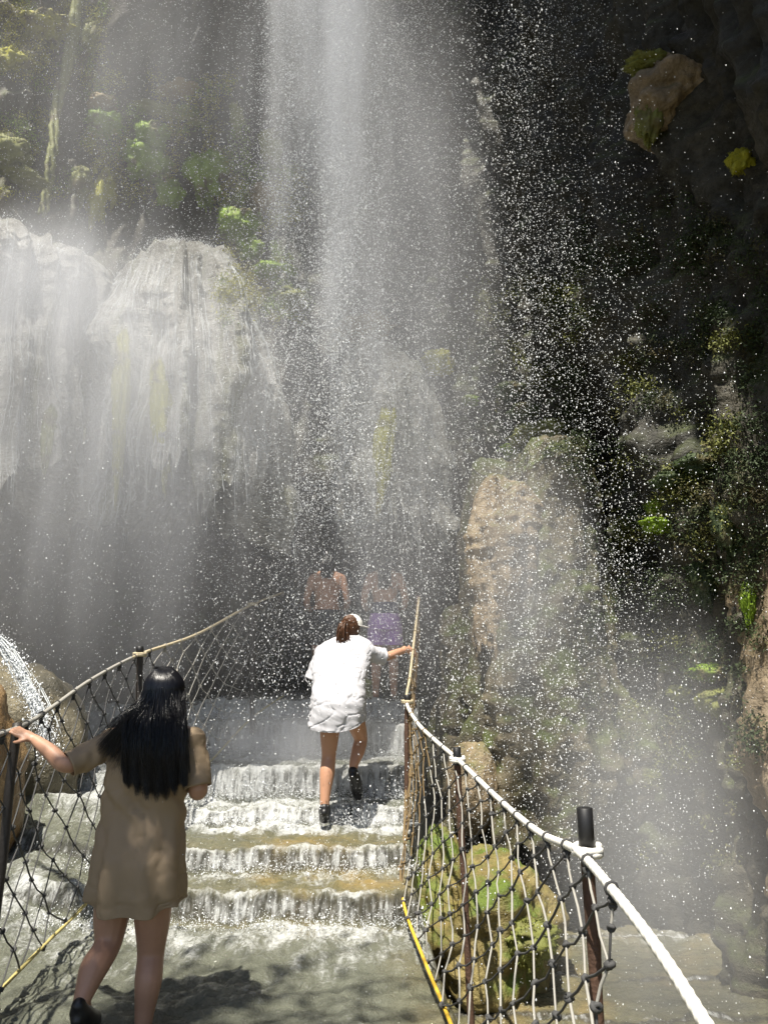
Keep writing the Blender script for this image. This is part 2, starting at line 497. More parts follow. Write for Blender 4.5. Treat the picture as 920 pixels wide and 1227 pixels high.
# ------------------------------------------------------------------ flowstone domes and boulders
def flowstone(name, top, zbot, rx, ry, mat, label, seed, flare=.12, cap=.55, jag=.5, flute=.13, nphi=260, nh=200, under=True, lean=(0, 0)):
    """a rounded travertine mound with a draped skirt whose lower edge hangs ragged"""
    cx, cy, zt = top
    ph = np.linspace(0, 2 * np.pi, nphi, endpoint=False)
    r, zz = [], []
    hc = min(cap * max(rx, ry), (zt - zbot) * .6)
    for a in np.linspace(.03, math.pi / 2, int(nh * .35)):
        r.append(math.sin(a)); zz.append(1e3 + (1 - math.cos(a)))
    for t in np.linspace(0, 1, int(nh * .5))[1:]:
        r.append(1 + flare * t); zz.append(t)
    nu = int(nh * .15)
    if under:
        for t in np.linspace(0, 1, nu)[1:]:
            r.append((1 + flare) * (1 - .55 * t)); zz.append(1 + 2e3 + t)
    rows = len(r)
    V = np.zeros((rows, nphi, 3))
    jagn = fbm(np.cos(ph) * 2.2 + seed, np.sin(ph) * 2.2, seed * 3.1, 4) * jag
    jagn += np.abs(gnoise(np.cos(ph) * 7 + seed, np.sin(ph) * 7, 2.)) * jag * .8
    zb = zbot + jagn
    for i in range(rows):
        q = zz[i]
        if q >= 2e3: z = zb + (q - 1 - 2e3) * .35
        elif q >= 1e3: z = np.full(nphi, zt) - (q - 1e3) * hc
        else: z = (zt - hc) + (zb - (zt - hc)) * q
        V[i, :, 0] = r[i] * np.cos(ph) * rx; V[i, :, 1] = r[i] * np.sin(ph) * ry; V[i, :, 2] = z
    R = np.hypot(V[..., 0], V[..., 1]) + 1e-6
    X, Y, Zv = V[..., 0], V[..., 1], V[..., 2]
    d = fbm(X * .9 + seed, Y * .9, Zv * .4 + seed, 3) * .50 + fbm(X * 2 + seed, Y * 2, Zv * 1.3, 3) * .16
    d = d + (np.abs(fbm(X / R * rx * 2.6 + seed, Y / R * ry * 2.6, Zv * .22, 3)) - .15) * flute * 3.2 * sstep(.2, 1, R / min(rx, ry))
    d = d + fbm(X * 5, Y * 5, Zv * 2 + seed, 4) * .07 + fbm(X * 4, Y * 4, Zv * 13 + seed, 3) * .05 + fbm(X * 11, Y * 11, Zv * 5 + seed, 3) * .03
    k_ = 1 + d / max(rx, ry) * 1.0
    V[..., 0] *= k_; V[..., 1] *= k_
    V[..., 2] += fbm(X * 2.2 + 4, Y * 2.2, seed, 3) * .22 * (1 - sstep(zt - 1.2 * hc, zt - hc * 2.2, Zv)) + fbm(X * 7, Y * 7, seed, 3) * .04
    tdn = np.clip((zt - Zv) / max(.1, zt - zbot), 0, 1)
    V[..., 0] += cx + lean[0] * tdn; V[..., 1] += cy + lean[1] * tdn
    o = mesh_np(name, V.reshape(-1, 3), gridfaces(rows, nphi, True)[:, ::-1], mat)
    tag(o, label, 'rock')
    o_rows = V
    return o, o_rows, (int(nh * .35) + int(nh * .5) - 2)


def boulder(name, c, r, mat, label, seed, rough=.18, cat='boulder'):
    V, Q, T = ellipsoid((0, 0, 0), (1, 1, 1), 120, 80)
    n = fbm(V[:, 0] * 1.1 + seed, V[:, 1] * 1.1, V[:, 2] * 1.1, 3) * rough * 1.8 + fbm(V[:, 0] * 5 + seed, V[:, 1] * 5, V[:, 2] * 5, 4) * rough * .35 + fbm(V[:, 0] * 14 + seed, V[:, 1] * 14, V[:, 2] * 14, 3) * rough * .10
    V = V * (1 + n)[:, None] * np.asarray(r) + np.asarray(c)
    return tag(MB().add(V, Q, T).build(name, mat), label, cat)


ROCKS = []
pA = pt(20, 262, 7.5); pB = pt(215, 276, 8.2); pC = pt(448, 398, 8.9); pD = pt(640, 520, 7.4); pD2 = pt(603, 560, 7.1)
rkA = flowstone('rock_formation', (pA.x - .35, 7.9, pA.z), pt(55, 590, 7.6).z, 1.05, .95, M_flow, 'broad pale flowstone mound under silky water at the cliff edge left of the tall dome', 2.3, .05, jag=.9, flute=.2)
rkB = flowstone('rock_formation', (pB.x, 8.5, pB.z), pt(220, 610, 8).z, .92, .9, M_flow, 'tall rounded flowstone dome with white water sheeting over its top', 5.9, .20, cap=1.3, lean=(.22, -.1), jag=.8, flute=.2)
rkC = flowstone('rock_formation', (pC.x, 9.2, pC.z), pt(480, 640, 8.9).z, .58, .65, M_flow, 'narrow flowstone dome with green streaks behind the main falling water', 8.1, .26, cap=1.3, lean=(.38, -.1), jag=.7, flute=.18)
rkD = flowstone('rock_formation', (pD.x + .12, 7.9, pD.z), pt(640, 1010, 7.1).z, .52, .66, M_buttress, 'tan mossy rock buttress rising right of the walkway below the spray', 11.2, .75, jag=.15, flute=.16, under=False)
rkE = flowstone('rock_formation', (pD2.x, 7.42, pD2.z), pt(590, 790, 7.1).z, .27, .34, M_tan, 'small sunlit tan lobe on the left shoulder of the rock buttress', 14.6, .30, jag=.25, flute=.07, nphi=160, nh=140)
pF = pt(803, 66, 5.3)
_cb = BVHTree.FromPolygons([tuple(p) for p in CV], [tuple(int(i) for i in f) for f in CF])
_d = (pt(806, 108, 5) - Vector((0, 0, CAMZ))).normalized()
_h = _cb.ray_cast(Vector((0, 0, CAMZ)), _d, 40)[0]
_m = mpp(_h)
rkF = (boulder('rock_formation', tuple(_h + Vector((.05, .10, .0))), (56 * _m, .34, 50 * _m), M_tan, 'pale sunlit rock knob jutting from the dark cliff high above', 17.4, .34, 'rock'),)
pG = pt(905, 630, 5.1)
rkG = flowstone('rock_formation', (pG.x + .52, 5.15, pG.z + .25), pt(905, 1300, 5).z, .40, .45, M_tan, 'ochre rock pillar beside the dark recess at the edge of the cliff wall', 21.0, .5, jag=.1, flute=.12, under=False)
pH = pt(590, 715, 7.9)
rkH = flowstone('rock_formation', (pH.x - .12, 8.35, pH.z + .1), pt(560, 960, 7.9).z, .33, .4, M_buttress, 'smooth brown flowstone column between the walkway and the mossy buttress', 24.5, .35, jag=.1, flute=.05, under=False, nphi=160, nh=140)
boulder('boulder', (-3.85, 7.0, .9), (1.25, .9, 1.05), M_step, 'large wet brown boulder behind the net, water running down its face', 1.7, .14)
boulder('boulder', (-3.30, 5.6, .90), (.74, .75, .95), M_boulder, 'sunlit ochre boulder beside the post the tan dressed woman holds', 4.2, .12)
b = pt(590, 1085, 5.6)
boulder('boulder', (b.x + .0, 5.95, b.z - .24), (.52, .60, .46), M_mossrock, 'yellow brown boulder with bright green moss seen through the net', 8.3, .30)
b = pt(522, 1015, 6.3)
boulder('boulder', (b.x + .04, 6.35, b.z - .25), (.24, .34, .36), M_mossrock, 'small mossy rock wedged between the yellow brown boulder and the walkway', 12.7, .2)
b = pt(565, 925, 6.9)
boulder('boulder', (b.x + .02, 7.1, b.z - .15), (.22, .3, .40), M_tan, 'rounded grey brown boulder behind the net at the foot of the buttress', 9.3, .12)

# ------------------------------------------------------------------ stone steps and the running water
STEPS = [(5.22, .10, .27), (5.85, .27, .42), (6.72, .42, .555), (7.22, .555, .84), (7.95, .84, 1.16), (8.45, 1.16, 1.37)]


def xr(Y):                                         # right-hand edge of the walkway
    return np.interp(Y, [0, 2.5, 3.7, 4.9, 5.7, 6.3, 7, 7.7, 8.2, 9.5], [.42, .36, .33, .24, .16, .17, .22, .28, .33, .5])


Yv = np.concatenate([np.arange(.3, 4.9, .022), np.arange(4.9, 8.75, .0095), np.arange(8.75, 10.2, .05)])
Xv = np.concatenate([np.arange(-5.2, -2.2, .035), np.arange(-2.2, .62, .0125), np.arange(.62, 3.4, .035)])
X, Y = np.meshgrid(Xv, Yv, indexing='xy')


def terrace(X, Y, wet):
    H = np.full(X.shape, .02 + .04 * np.ones_like(X))
    foam = np.zeros_like(X); fall = np.zeros_like(X)
    for i, (y0, za, zb) in enumerate(STEPS):
        e = y0 + .20 * fbm(X * .9, i * 3.1, .7, 3) + .07 * gnoise(X * 4.2, i * 5.3, 1.1) + .02 * gnoise(X * 13, i, 3.)
        wdt = .07 + (.05 if wet else .02) + .03 * np.abs(gnoise(X * 5, i, 9.))
        q = sstep(e, e + wdt, Y)
        H = H + (zb - za) * q
        fall = np.maximum(fall, 4 * q * (1 - q))
        dd = e - Y                                  # downstream distance
        amp = (.55 if i in (0, 2, 3, 4, 5) else .42) * (1 + .45 * fbm(X * 1.6, i * 4.4, Y * 1.2, 3))
        foam = np.maximum(foam, amp * np.exp(-np.clip(dd, 0, 9) / (.32 if i else .50)) * sstep(-.03, .03, dd))
        foam = np.maximum(foam, .45 * np.exp(-((Y - e - wdt) / .05) ** 2) * (1 + .8 * gnoise(X * 2.5, i, 4.)))
    H = H + .05 * sstep(2.0, 5, Y)
    return H, foam, fall


H, foam, fall = terrace(X, Y, True)
edge = xr(Y) + .03 * gnoise(Y * 3, 2.2, 0)
drop = sstep(edge, edge + .16, X)
low = -.42 + .03 * fbm(X * 2, Y * 2, 3.3)
Hw = H * (1 - drop) + low * drop
foam = foam * (1 - .6 * drop); foam = np.maximum(foam, .7 * 4 * drop * (1 - drop) * sstep(4.7, 5.1, Y))
foam = np.maximum(foam, (.40 + .30 * fbm(X * 3, Y, 6., 3)) * fall)
lft = 1 - sstep(-2.5, -1.9, X)                     # cascades outside the left net
Hl = .02 + .12 * np.floor((Y - 3.0) / .55) * .9 + .108 * sstep(.25, .4, ((Y - 3.0) / .55) % 1.0) - .12
Hl = Hl + .10 * fbm(X * 1.4, Y * 1.4, 5.5, 3)
Hw = Hw * (1 - lft) + np.maximum(Hl, -.1) * lft
foam = np.maximum(foam, lft * (.34 + .55 * fbm(X * 1.2, Y * 1.2, 1.2, 3)))
treadw = sstep(6.25, 6.6, Y) * (1 - sstep(7.9, 8.2, Y)); foam = np.clip(foam + .20 * treadw + .26 * sstep(7.9, 8.2, Y) + .34 * fbm(X * 2.3, Y * 2.3, 8.8, 3) + .06, 0, 1)
poolw = sstep(4.2, 5.0, Y) * (1 - sstep(5.0, 5.2, Y)); foam = np.clip(foam + .12 * poolw + .10 * sstep(1, 3, Y) * (X < .4), 0, 1)
rip = fbm(X * 3.2, Y * 4.5, 2.5, 4) * .036 + fbm(X * 11, Y * 15, 6.5, 3) * .018
Hw = Hw + rip * (1 + 1.3 * foam) + fbm(X * 24, Y * 24, 1.5, 2) * .014 * foam
flowY = Y - .06 * fall * fbm(X * 9, Y * 2, 4.1, 3) - .035 * fall * gnoise(X * 24, Y * 3, 2.)
WV = np.stack([X, flowY, Hw], -1)
water = mesh_np('water', WV.reshape(-1, 3), gridfaces(*X.shape), M_water)
tag(water, 'shallow white water running down the steps', kind='structure')
arc = np.zeros_like(X); arc[1:] = np.cumsum(np.hypot(np.diff(Y, axis=0), np.diff(Hw, axis=0)), axis=0)
me = water.data
uvl = me.uv_layers.new(name='UVMap')
li = np.zeros(len(me.loops), np.int32); me.loops.foreach_get('vertex_index', li)
UV = np.stack([X.ravel(), arc.ravel()], -1)[li]
uvl.data.foreach_set('uv', UV.astype(np.float32).ravel())
a = me.attributes.new('fall', 'FLOAT', 'POINT'); a.data.foreach_set('value', np.clip(fall * 1.3, 0, 1).ravel().astype(np.float32))
a = me.attributes.new('foam', 'FLOAT', 'POINT'); a.data.foreach_set('value', foam.ravel().astype(np.float32))
sh = np.exp(-((X + .45) / .95) ** 2) * np.clip(np.exp(-((Y - 5.55) / .38) ** 2) + np.exp(-((Y - 6.28) / .33) ** 2), 0, 1)
sh = np.clip(sh + .35 * sstep(-.1, .2, X) * (1 - sstep(4.6, 5, Y)) + drop * .6, 0, 1)
a = me.attributes.new('shallow', 'FLOAT', 'POINT'); a.data.foreach_set('value', sh.ravel().astype(np.float32))
Xs, Ys = np.meshgrid(np.arange(-2.4, .62, .03), np.arange(.3, 10, .02), indexing='xy')
Hs, _, _ = terrace(Xs, Ys - .07, False)
es = xr(Ys)
Hs = (Hs - .07) * (1 - sstep(es - .05, es + .05, Xs)) + (-.8) * sstep(es - .05, es + .05, Xs) + fbm(Xs * 4, Ys * 4, 1.) * .02
tag(mesh_np('stone_steps', np.stack([Xs, Ys, Hs], -1).reshape(-1, 3), gridfaces(*Xs.shape), M_step), 'low stone steps under the running water', kind='structure')


def ground_z(x, y):
    i = np.argmin(np.abs(Yv - y)); j = np.argmin(np.abs(Xv - x))
    return float(Hw[i, j])


# ------------------------------------------------------------------ moss cushions
def moss_mesh(name, seed, drape):
    """a lumpy cushion with a drooping lip and a coat of short leaves"""
    V, Q, T = ellipsoid((0, 0, 0), (1, 1, 1), 44, 28)
    n = fbm(V[:, 0] * 1.6 + seed, V[:, 1] * 1.6, V[:, 2] * 1.6, 3) * .55 + (.25 - np.abs(gnoise(V[:, 0] * 3 + seed, V[:, 1] * 3, V[:, 2] * 3))) * .35 + fbm(V[:, 0] * 9 + seed, V[:, 1] * 9, V[:, 2] * 9, 2) * .10
    V = V * (1 + n)[:, None]
    lo = V[:, 2] < 0
    V[:, 2] = np.where(lo, V[:, 2] * drape, V[:, 2] * .7)
    V[:, 0] *= np.where(lo, 1 + .12 * V[:, 2], 1)
    mb = MB().add(V, Q, T)
    rg = np.random.default_rng(int(seed * 10))
    nb = 1500
    idx = rg.integers(0, len(V) - 2, nb); P = V[idx] * (1 + rg.normal(0, .02, (nb, 1)))
    d = V[idx] / (np.linalg.norm(V[idx], axis=1)[:, None] + 1e-6) + rg.normal(0, .45, (nb, 3)) + np.array([0, 0, -.45])
    d /= np.linalg.norm(d, axis=1)[:, None]
    sd = np.cross(d, rg.normal(size=(nb, 3))); sd /= np.linalg.norm(sd, axis=1)[:, None]
    ln = rg.uniform(.07, .20, (nb, 1)); wd = rg.uniform(.018, .04, (nb, 1))
    W = np.stack([P - sd * wd, P + sd * wd, P + d * ln], 1).reshape(-1, 3)
    mb.add(W, None, np.arange(nb * 3).reshape(-1, 3))
    o = mb.build(name, M_moss['bright'])
    me = o.data; bpy.data.objects.remove(o)
    return me


MOSS = {}
for kind_ in M_moss:
    MOSS[kind_] = []
    for v, (sd, dr) in enumerate(((1.1, .8), (3.7, 1.3), (6.2, 1.9))):
        me = moss_mesh('moss_cushion', sd + len(kind_), dr)
        me.materials.clear(); me.materials.append(M_moss[kind_])
        MOSS[kind_].append(me)
dg = bpy.context.evaluated_depsgraph_get()
BV = []
for o in [cliff] + [r[0] for r in (rkA, rkB, rkC, rkD, rkE, rkF, rkG, rkH)] + [o for o in COL.objects if o.name.startswith('boulder')]:
    me = o.data
    vv = np.zeros(len(me.vertices) * 3); me.vertices.foreach_get('co', vv)
    BV.append(BVHTree.FromPolygons([tuple(p) for p in vv.reshape(-1, 3)], [tuple(p.vertices) for p in me.polygons]))


def hit(px, py):
    o = Vector((0, 0, CAMZ)); d = (pt(px, py, 5) - o).normalized()
    best = None
    for b in BV:
        h = b.ray_cast(o, d, 40)
        if h[0] is not None and (best is None or h[3] < best[3]): best = h
    return best


MOSS_LIST = [  # px, py, width, height (photograph pixels), kind, variant, label
    (45, 38, 70, 24, 'yellow', 0, 'yellow green moss ledge in the upper corner of the sunlit cliff'),
    (14, 78, 42, 26, 'yellow', 1, 'yellowish moss cushion just below the corner moss ledge'),
    (110, 45, 26, 34, 'olive', 2, 'dull olive moss drape beside the hanging root high up'),
    (128, 152, 42, 22, 'bright', 0, 'fresh green moss cap right of the hanging root'),
    (122, 128, 30, 20, 'ochre', 1, 'brownish moss tuft above the fresh green cap'),
    (182, 163, 34, 26, 'bright', 0, 'bright green moss cap, highest of the green column above the dome'),
    (176, 196, 48, 40, 'bright', 1, 'wide green moss cushion directly under the highest bright cap'),
    (212, 110, 46, 14, 'ochre', 0, 'thin rusty moss strip above the bright caps'),
    (205, 138, 76, 12, 'olive', 0, 'long thin olive moss ledge above the bright caps'),
    (118, 236, 34, 66, 'yellow', 2, 'long yellow olive moss drape beside the top of the dome'),
    (96, 222, 26, 40, 'olive', 2, 'olive moss drape touching the foot of the hanging root'),
    (204, 236, 34, 34, 'bright', 1, 'green moss cushion just above the dome top'),
    (246, 218, 56, 52, 'bright', 2, 'large pale green moss drape above the right shoulder of the dome'),
    (286, 142, 18, 40, 'olive', 2, 'dim olive moss drape inside the falling water'),
    (326, 178, 26, 42, 'olive', 2, 'faint moss drape behind the bright water curtain'),
    (316, 240, 34, 30, 'ochre', 1, 'rust tinged moss tuft above the twin green caps'),
    (288, 272, 46, 36, 'bright', 0, 'vivid green moss cap on the right shoulder of the dome'),
    (300, 300, 30, 26, 'bright', 1, 'small vivid moss cushion hanging beneath the shoulder cap'),
    (330, 326, 44, 16, 'bright', 0, 'narrow slanting green moss ledge below the shoulder caps'),
    (346, 362, 36, 28, 'olive', 1, 'olive moss tuft low on the dome flank'),
    (14, 186, 40, 34, 'olive', 1, 'mottled moss cushion at the cliff edge beside the hanging root'),
    (24, 214, 56, 18, 'olive', 0, 'grey green moss shelf at the brim of the broad mound'),
    (440, 398, 66, 28, 'ochre', 0, 'brown green moss cap crowning the narrow dome'),
    (526, 436, 32, 30, 'yellow', 1, 'yellow moss tuft right of the narrow dome'),
    (566, 481, 22, 11, 'bright', 0, 'tiny bright green moss tip below the yellow tuft'),
    (612, 470, 34, 20, 'dark', 0, 'dark green moss cushion above the rock buttress'),
    (636, 498, 46, 24, 'dark', 1, 'dark moss cap on the crest of the rock buttress'),
    (648, 522, 64, 26, 'olive', 0, 'broad olive moss cap draped across the buttress top'),
    (618, 540, 34, 18, 'bright', 1, 'green moss patch above the sunlit tan lobe'),
    (775, 78, 46, 18, 'olive', 0, 'olive moss cap on top of the pale rock knob'),
    (780, 148, 30, 44, 'olive', 2, 'olive hanging moss on the near end of the pale rock knob'),
    (890, 195, 30, 26, 'yellow', 1, 'lone lime yellow moss tuft on the dark upper cliff'),
    (792, 608, 32, 16, 'bright', 0, 'upper of two bright moss cushions on the dark wall'),
    (788, 631, 34, 18, 'bright', 1, 'lower of two bright moss cushions on the dark wall'),
    (838, 560, 60, 26, 'dark', 0, 'wide dark green moss shelf in the cliff recess'),
    (806, 578, 46, 24, 'dark', 1, 'dark moss cushion just above the two bright cushions'),
    (872, 636, 34, 60, 'dark', 2, 'dark hanging moss beside the ochre pillar top'),
    (897, 722, 18, 46, 'bright', 2, 'thin green moss drape running down the ochre pillar'),
    (804, 800, 26, 14, 'olive', 0, 'small olive moss cap, topmost of the low wall cluster'),
    (814, 832, 28, 22, 'olive', 1, 'rounded olive moss cushion at the edge of the low wall cluster'),
    (850, 806, 42, 18, 'bright', 0, 'flat green moss cap in the low wall cluster'),
    (856, 842, 40, 32, 'olive', 2, 'draped olive moss at the bottom of the low wall cluster'),
    (838, 700, 30, 60, 'dark', 2, 'dark moss drape on the shaded wall above the low cluster'),
    (143, 490, 18, 170, 'yellow', 2, 'long yellow green moss streak in the groove between the two mounds'),
    (190, 505, 22, 130, 'yellow', 2, 'yellow green moss streak down the middle of the tall dome skirt'),
    (58, 525, 14, 70, 'olive', 2, 'short olive moss streak low on the broad mound'),
    (462, 545, 22, 110, 'yellow', 2, 'yellowish moss streak down the narrow dome'),
    (632, 1128, 60, 46, 'olive', 1, 'green moss patch on the boulder beyond the net'),
]
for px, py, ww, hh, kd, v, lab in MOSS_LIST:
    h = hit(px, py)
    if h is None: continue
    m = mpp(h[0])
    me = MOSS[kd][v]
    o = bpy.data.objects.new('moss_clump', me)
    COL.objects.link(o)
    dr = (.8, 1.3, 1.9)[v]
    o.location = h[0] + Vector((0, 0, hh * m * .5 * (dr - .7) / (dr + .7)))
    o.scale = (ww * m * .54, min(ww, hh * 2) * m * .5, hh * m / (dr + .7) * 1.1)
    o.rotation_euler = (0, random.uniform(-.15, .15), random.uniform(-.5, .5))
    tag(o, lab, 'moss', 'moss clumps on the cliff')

# low moss that carpets the walls: nobody could count it
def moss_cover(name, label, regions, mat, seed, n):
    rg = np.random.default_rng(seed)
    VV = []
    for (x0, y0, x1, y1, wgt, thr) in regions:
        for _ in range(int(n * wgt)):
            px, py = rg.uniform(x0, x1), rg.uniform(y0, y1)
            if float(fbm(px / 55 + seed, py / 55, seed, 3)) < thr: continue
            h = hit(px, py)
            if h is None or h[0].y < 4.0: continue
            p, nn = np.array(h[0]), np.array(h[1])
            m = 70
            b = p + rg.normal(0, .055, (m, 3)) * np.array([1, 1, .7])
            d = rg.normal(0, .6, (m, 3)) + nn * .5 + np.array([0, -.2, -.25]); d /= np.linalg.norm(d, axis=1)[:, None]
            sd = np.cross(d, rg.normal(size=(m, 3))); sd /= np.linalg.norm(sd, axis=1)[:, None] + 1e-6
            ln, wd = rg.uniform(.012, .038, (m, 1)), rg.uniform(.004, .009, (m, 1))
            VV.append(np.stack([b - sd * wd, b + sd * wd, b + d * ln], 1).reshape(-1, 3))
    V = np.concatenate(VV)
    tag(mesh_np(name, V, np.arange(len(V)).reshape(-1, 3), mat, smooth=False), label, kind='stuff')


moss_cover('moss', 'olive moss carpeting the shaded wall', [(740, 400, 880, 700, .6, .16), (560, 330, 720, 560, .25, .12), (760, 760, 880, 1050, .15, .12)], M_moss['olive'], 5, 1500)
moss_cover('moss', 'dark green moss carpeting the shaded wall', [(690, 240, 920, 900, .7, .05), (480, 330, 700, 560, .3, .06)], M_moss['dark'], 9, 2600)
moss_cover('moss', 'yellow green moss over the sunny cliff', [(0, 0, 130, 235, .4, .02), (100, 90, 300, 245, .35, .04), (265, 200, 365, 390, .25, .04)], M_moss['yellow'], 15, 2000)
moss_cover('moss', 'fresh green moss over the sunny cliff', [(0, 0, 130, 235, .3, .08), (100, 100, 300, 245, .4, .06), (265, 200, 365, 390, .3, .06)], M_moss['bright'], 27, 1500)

# hanging root on the left cliff
P = []
for px, py in ((96, -20), (92, 40), (84, 95), (74, 140), (66, 185), (60, 235), (54, 262)):
    h = hit(px, py)
    d = (h[0] - Vector((0, 0, CAMZ))).normalized()
    P.append(h[0] - d * .12)
yy = min(p.y for p in P)
P = catmull([(p.x, (p.y + yy) / 2, p.z) for p in P], 12)
mb = MB()
for q in range(3):
    ph = q * 2.1
    tt = np.linspace(0, 1, len(P))
    off = np.stack([np.cos(tt * 14 + ph) * .04, np.sin(tt * 14 + ph) * .04, tt * 0], -1) + RNG.normal(0, .008, P.shape)
    mb.add(*tube(P + off, .045 * (1.1 - .6 * tt), 8))
tag(mb.build('hanging_root', M_moss['olive']), 'long twisted mossy root hanging down the sunlit cliff', 'root')


# ------------------------------------------------------------------ water sheeting over the domes
def strands(V, last, n, rad, freef, seed, front=True, wid=1.0, start=(.02, .5), prob=1.0):
    """thin threads of water that follow a dome's surface and let go at its hanging edge"""
    rg = np.random.default_rng(seed)
    rows, nphi, _ = V.shape
    mb = MB()
    C = V.mean(axis=(0, 1))
    for _ in range(n):
        j = rg.normal(nphi * .75, nphi * .17 * wid) % nphi                 # -Y side faces the camera
        i0 = int(rows * rg.uniform(*start) ** 1.3)
        i1 = int(min(last, i0 + (rg.integers(int(rows * .04), int(rows * .16)) if rg.random() < .82 else rg.integers(int(rows * .2), int(rows * .6)))))
        if i1 - i0 < 6: continue
        ii = np.arange(i0, i1 + 1, 2)
        jj = (j + np.cumsum(rg.normal(0, .12, len(ii)))) % nphi
        j0 = np.floor(jj).astype(int) % nphi; j1 = (j0 + 1) % nphi; f = (jj % 1)[:, None]
        P = V[ii, j0] * (1 - f) + V[ii, j1] * f
        out = P - C; out[:, 2] = 0; out /= np.linalg.norm(out, axis=1)[:, None] + 1e-6
        P = P + out * rg.uniform(.008, .035) + np.array([0, 0, .012])
        if i1 >= last - 3 and freef > 0:
            ln = rg.uniform(.1, 1) ** 2 * freef
            k_ = np.linspace(0, 1, 7)[1:, None]
            P = np.concatenate([P, P[-1] + np.array([0, 0, -ln]) * k_ + out[-1] * .05 * k_])
        t = np.linspace(0, 1, len(P))
        R = rad * rg.uniform(.35, 1.35) * (np.sin(np.pi * np.clip(t * .96 + .03, 0, 1)) ** .5)
        mb.add(*tube(P, R, 3, cap=False))
    return mb


for (o, V, last), n, fr, sd, lab in ((rkA, 700, .5, 31, 'silky water spilling over the broad mound'), (rkB, 900, .5, 32, 'silky water sheeting over the tall dome'),
                                     (rkC, 350, .5, 33, 'thin water threads over the narrow dome')):
    mb = strands(V, last, n, .0026, fr, sd, start=(.30, .98), wid=1.1)
    tag(mb.build('waterfall', M_strand), lab, kind='structure')


mb = MB(); rg = np.random.default_rng(91)
for q in range(90):
    t0 = rg.uniform(0, .8); o_ = rg.normal(0, 3.0)
    P = catmull([tuple(pt(px + o_ * (1 + .8 * i / 5), py + rg.normal(0, 2), 4.98 - .03 * i)) for i, (px, py) in enumerate(((-40, 742), (2, 772), (24, 806), (40, 838), (52, 868), (60, 905)))], 8)
    i0 = int(t0 * (len(P) - 12)); P = P[i0:i0 + rg.integers(8, 16)] + rg.normal(0, .012, 3)
    mb.add(*tube(P, .0045 * np.sin(np.linspace(.2, 2.9, len(P))), 4, cap=False))
tag(mb.build('waterfall', M_strand), 'white rivulet down the ochre boulder', kind='structure')


# ------------------------------------------------------------------ drops in the air
def drops(name, label, P, R, stretch):
    n = len(P)
    base = np.array([(1, 0, 0), (0, 1, 0), (-1, 0, 0), (0, -1, 0), (0, 0, 1), (0, 0, -1)], float)
    T = np.array([(0, 1, 4), (1, 2, 4), (2, 3, 4), (3, 0, 4), (1, 0, 5), (2, 1, 5), (3, 2, 5), (0, 3, 5)])
    j = 1 + RNG.normal(0, .22, (n, 6, 1))
    sc = np.stack([R, R, R * stretch], -1)
    V = (P[:, None, :] + base[None] * sc[:, None, :] * j).reshape(-1, 3)
    F = (T[None] + (np.arange(n) * 6)[:, None, None]).reshape(-1, 3)
    o = mesh_np(name, V, F, M_drop)
    return tag(o, label, kind='stuff')


def column(n, x, y, sx, sy, z0, z1, spread=.5, rmu=.0032, rs=.4, clump=.55, bias=1.0):
    """drops of one falling stream: vertical paths that widen as they fall and bunch into pulses"""
    m = int(n * 2.2)
    t = RNG.random(m) ** bias
    z = z1 - (z1 - z0) * t
    X = x + RNG.normal(0, sx, m) * (1 + spread * t)
    Yp = y + RNG.normal(0, sy, m) * (1 + spread * .5 * t)
    keep = fbm(X * 2.6, Yp * 2.6, z * .7, 3) + RNG.normal(0, .25, m)
    o = np.argsort(-keep * clump - RNG.normal(0, .2, m))[:n]
    R = rmu * np.exp(RNG.normal(0, rs, n))
    P = np.stack([X, Yp, z], -1)[o]
    return P, R


def spray(label, *cols):
    P = np.concatenate([c[0] for c in cols]); R = np.concatenate([c[1] for c in cols])
    gz = np.full(len(P), -.3)
    d = np.linalg.norm(P - np.array([0, 0, CAMZ]), axis=1)
    q = P - np.array([-.30, 6.72, 1.6]); sv = np.array(SUN_TO); al = q @ sv          # keep the air round the climber's back clear
    off = np.linalg.norm(q - np.outer(al, sv), axis=1)
    k_ = (d > 1.3) & ~((off < .55) & (al > -1.2) & (al < 1.6) & (P[:, 1] < 7.1) & (RNG.random(len(P)) < .85))
    P, R = P[k_], np.minimum(R, .0009 * d)[k_]
    drops('water_spray', label, P, R, RNG.uniform(.8, 2.0, len(P)))


def near_dome(V, last, n):
    """drops bouncing close over a mound's wet face"""
    rows, nphi, _ = V.shape
    i = (RNG.random(n) ** .8 * last).astype(int); j = RNG.normal(nphi * .75, nphi * .17, n).astype(int) % nphi
    P = V[i, j]; C = V.mean(axis=(0, 1)); out = P - C; out[:, 2] = 0; out /= np.linalg.norm(out, axis=1)[:, None] + 1e-6
    P = P + out * RNG.exponential(.05, (n, 1)) + RNG.normal(0, .02, (n, 3)) + np.array([0, 0, .02])
    return P, .0022 * np.exp(RNG.normal(0, .5, n))


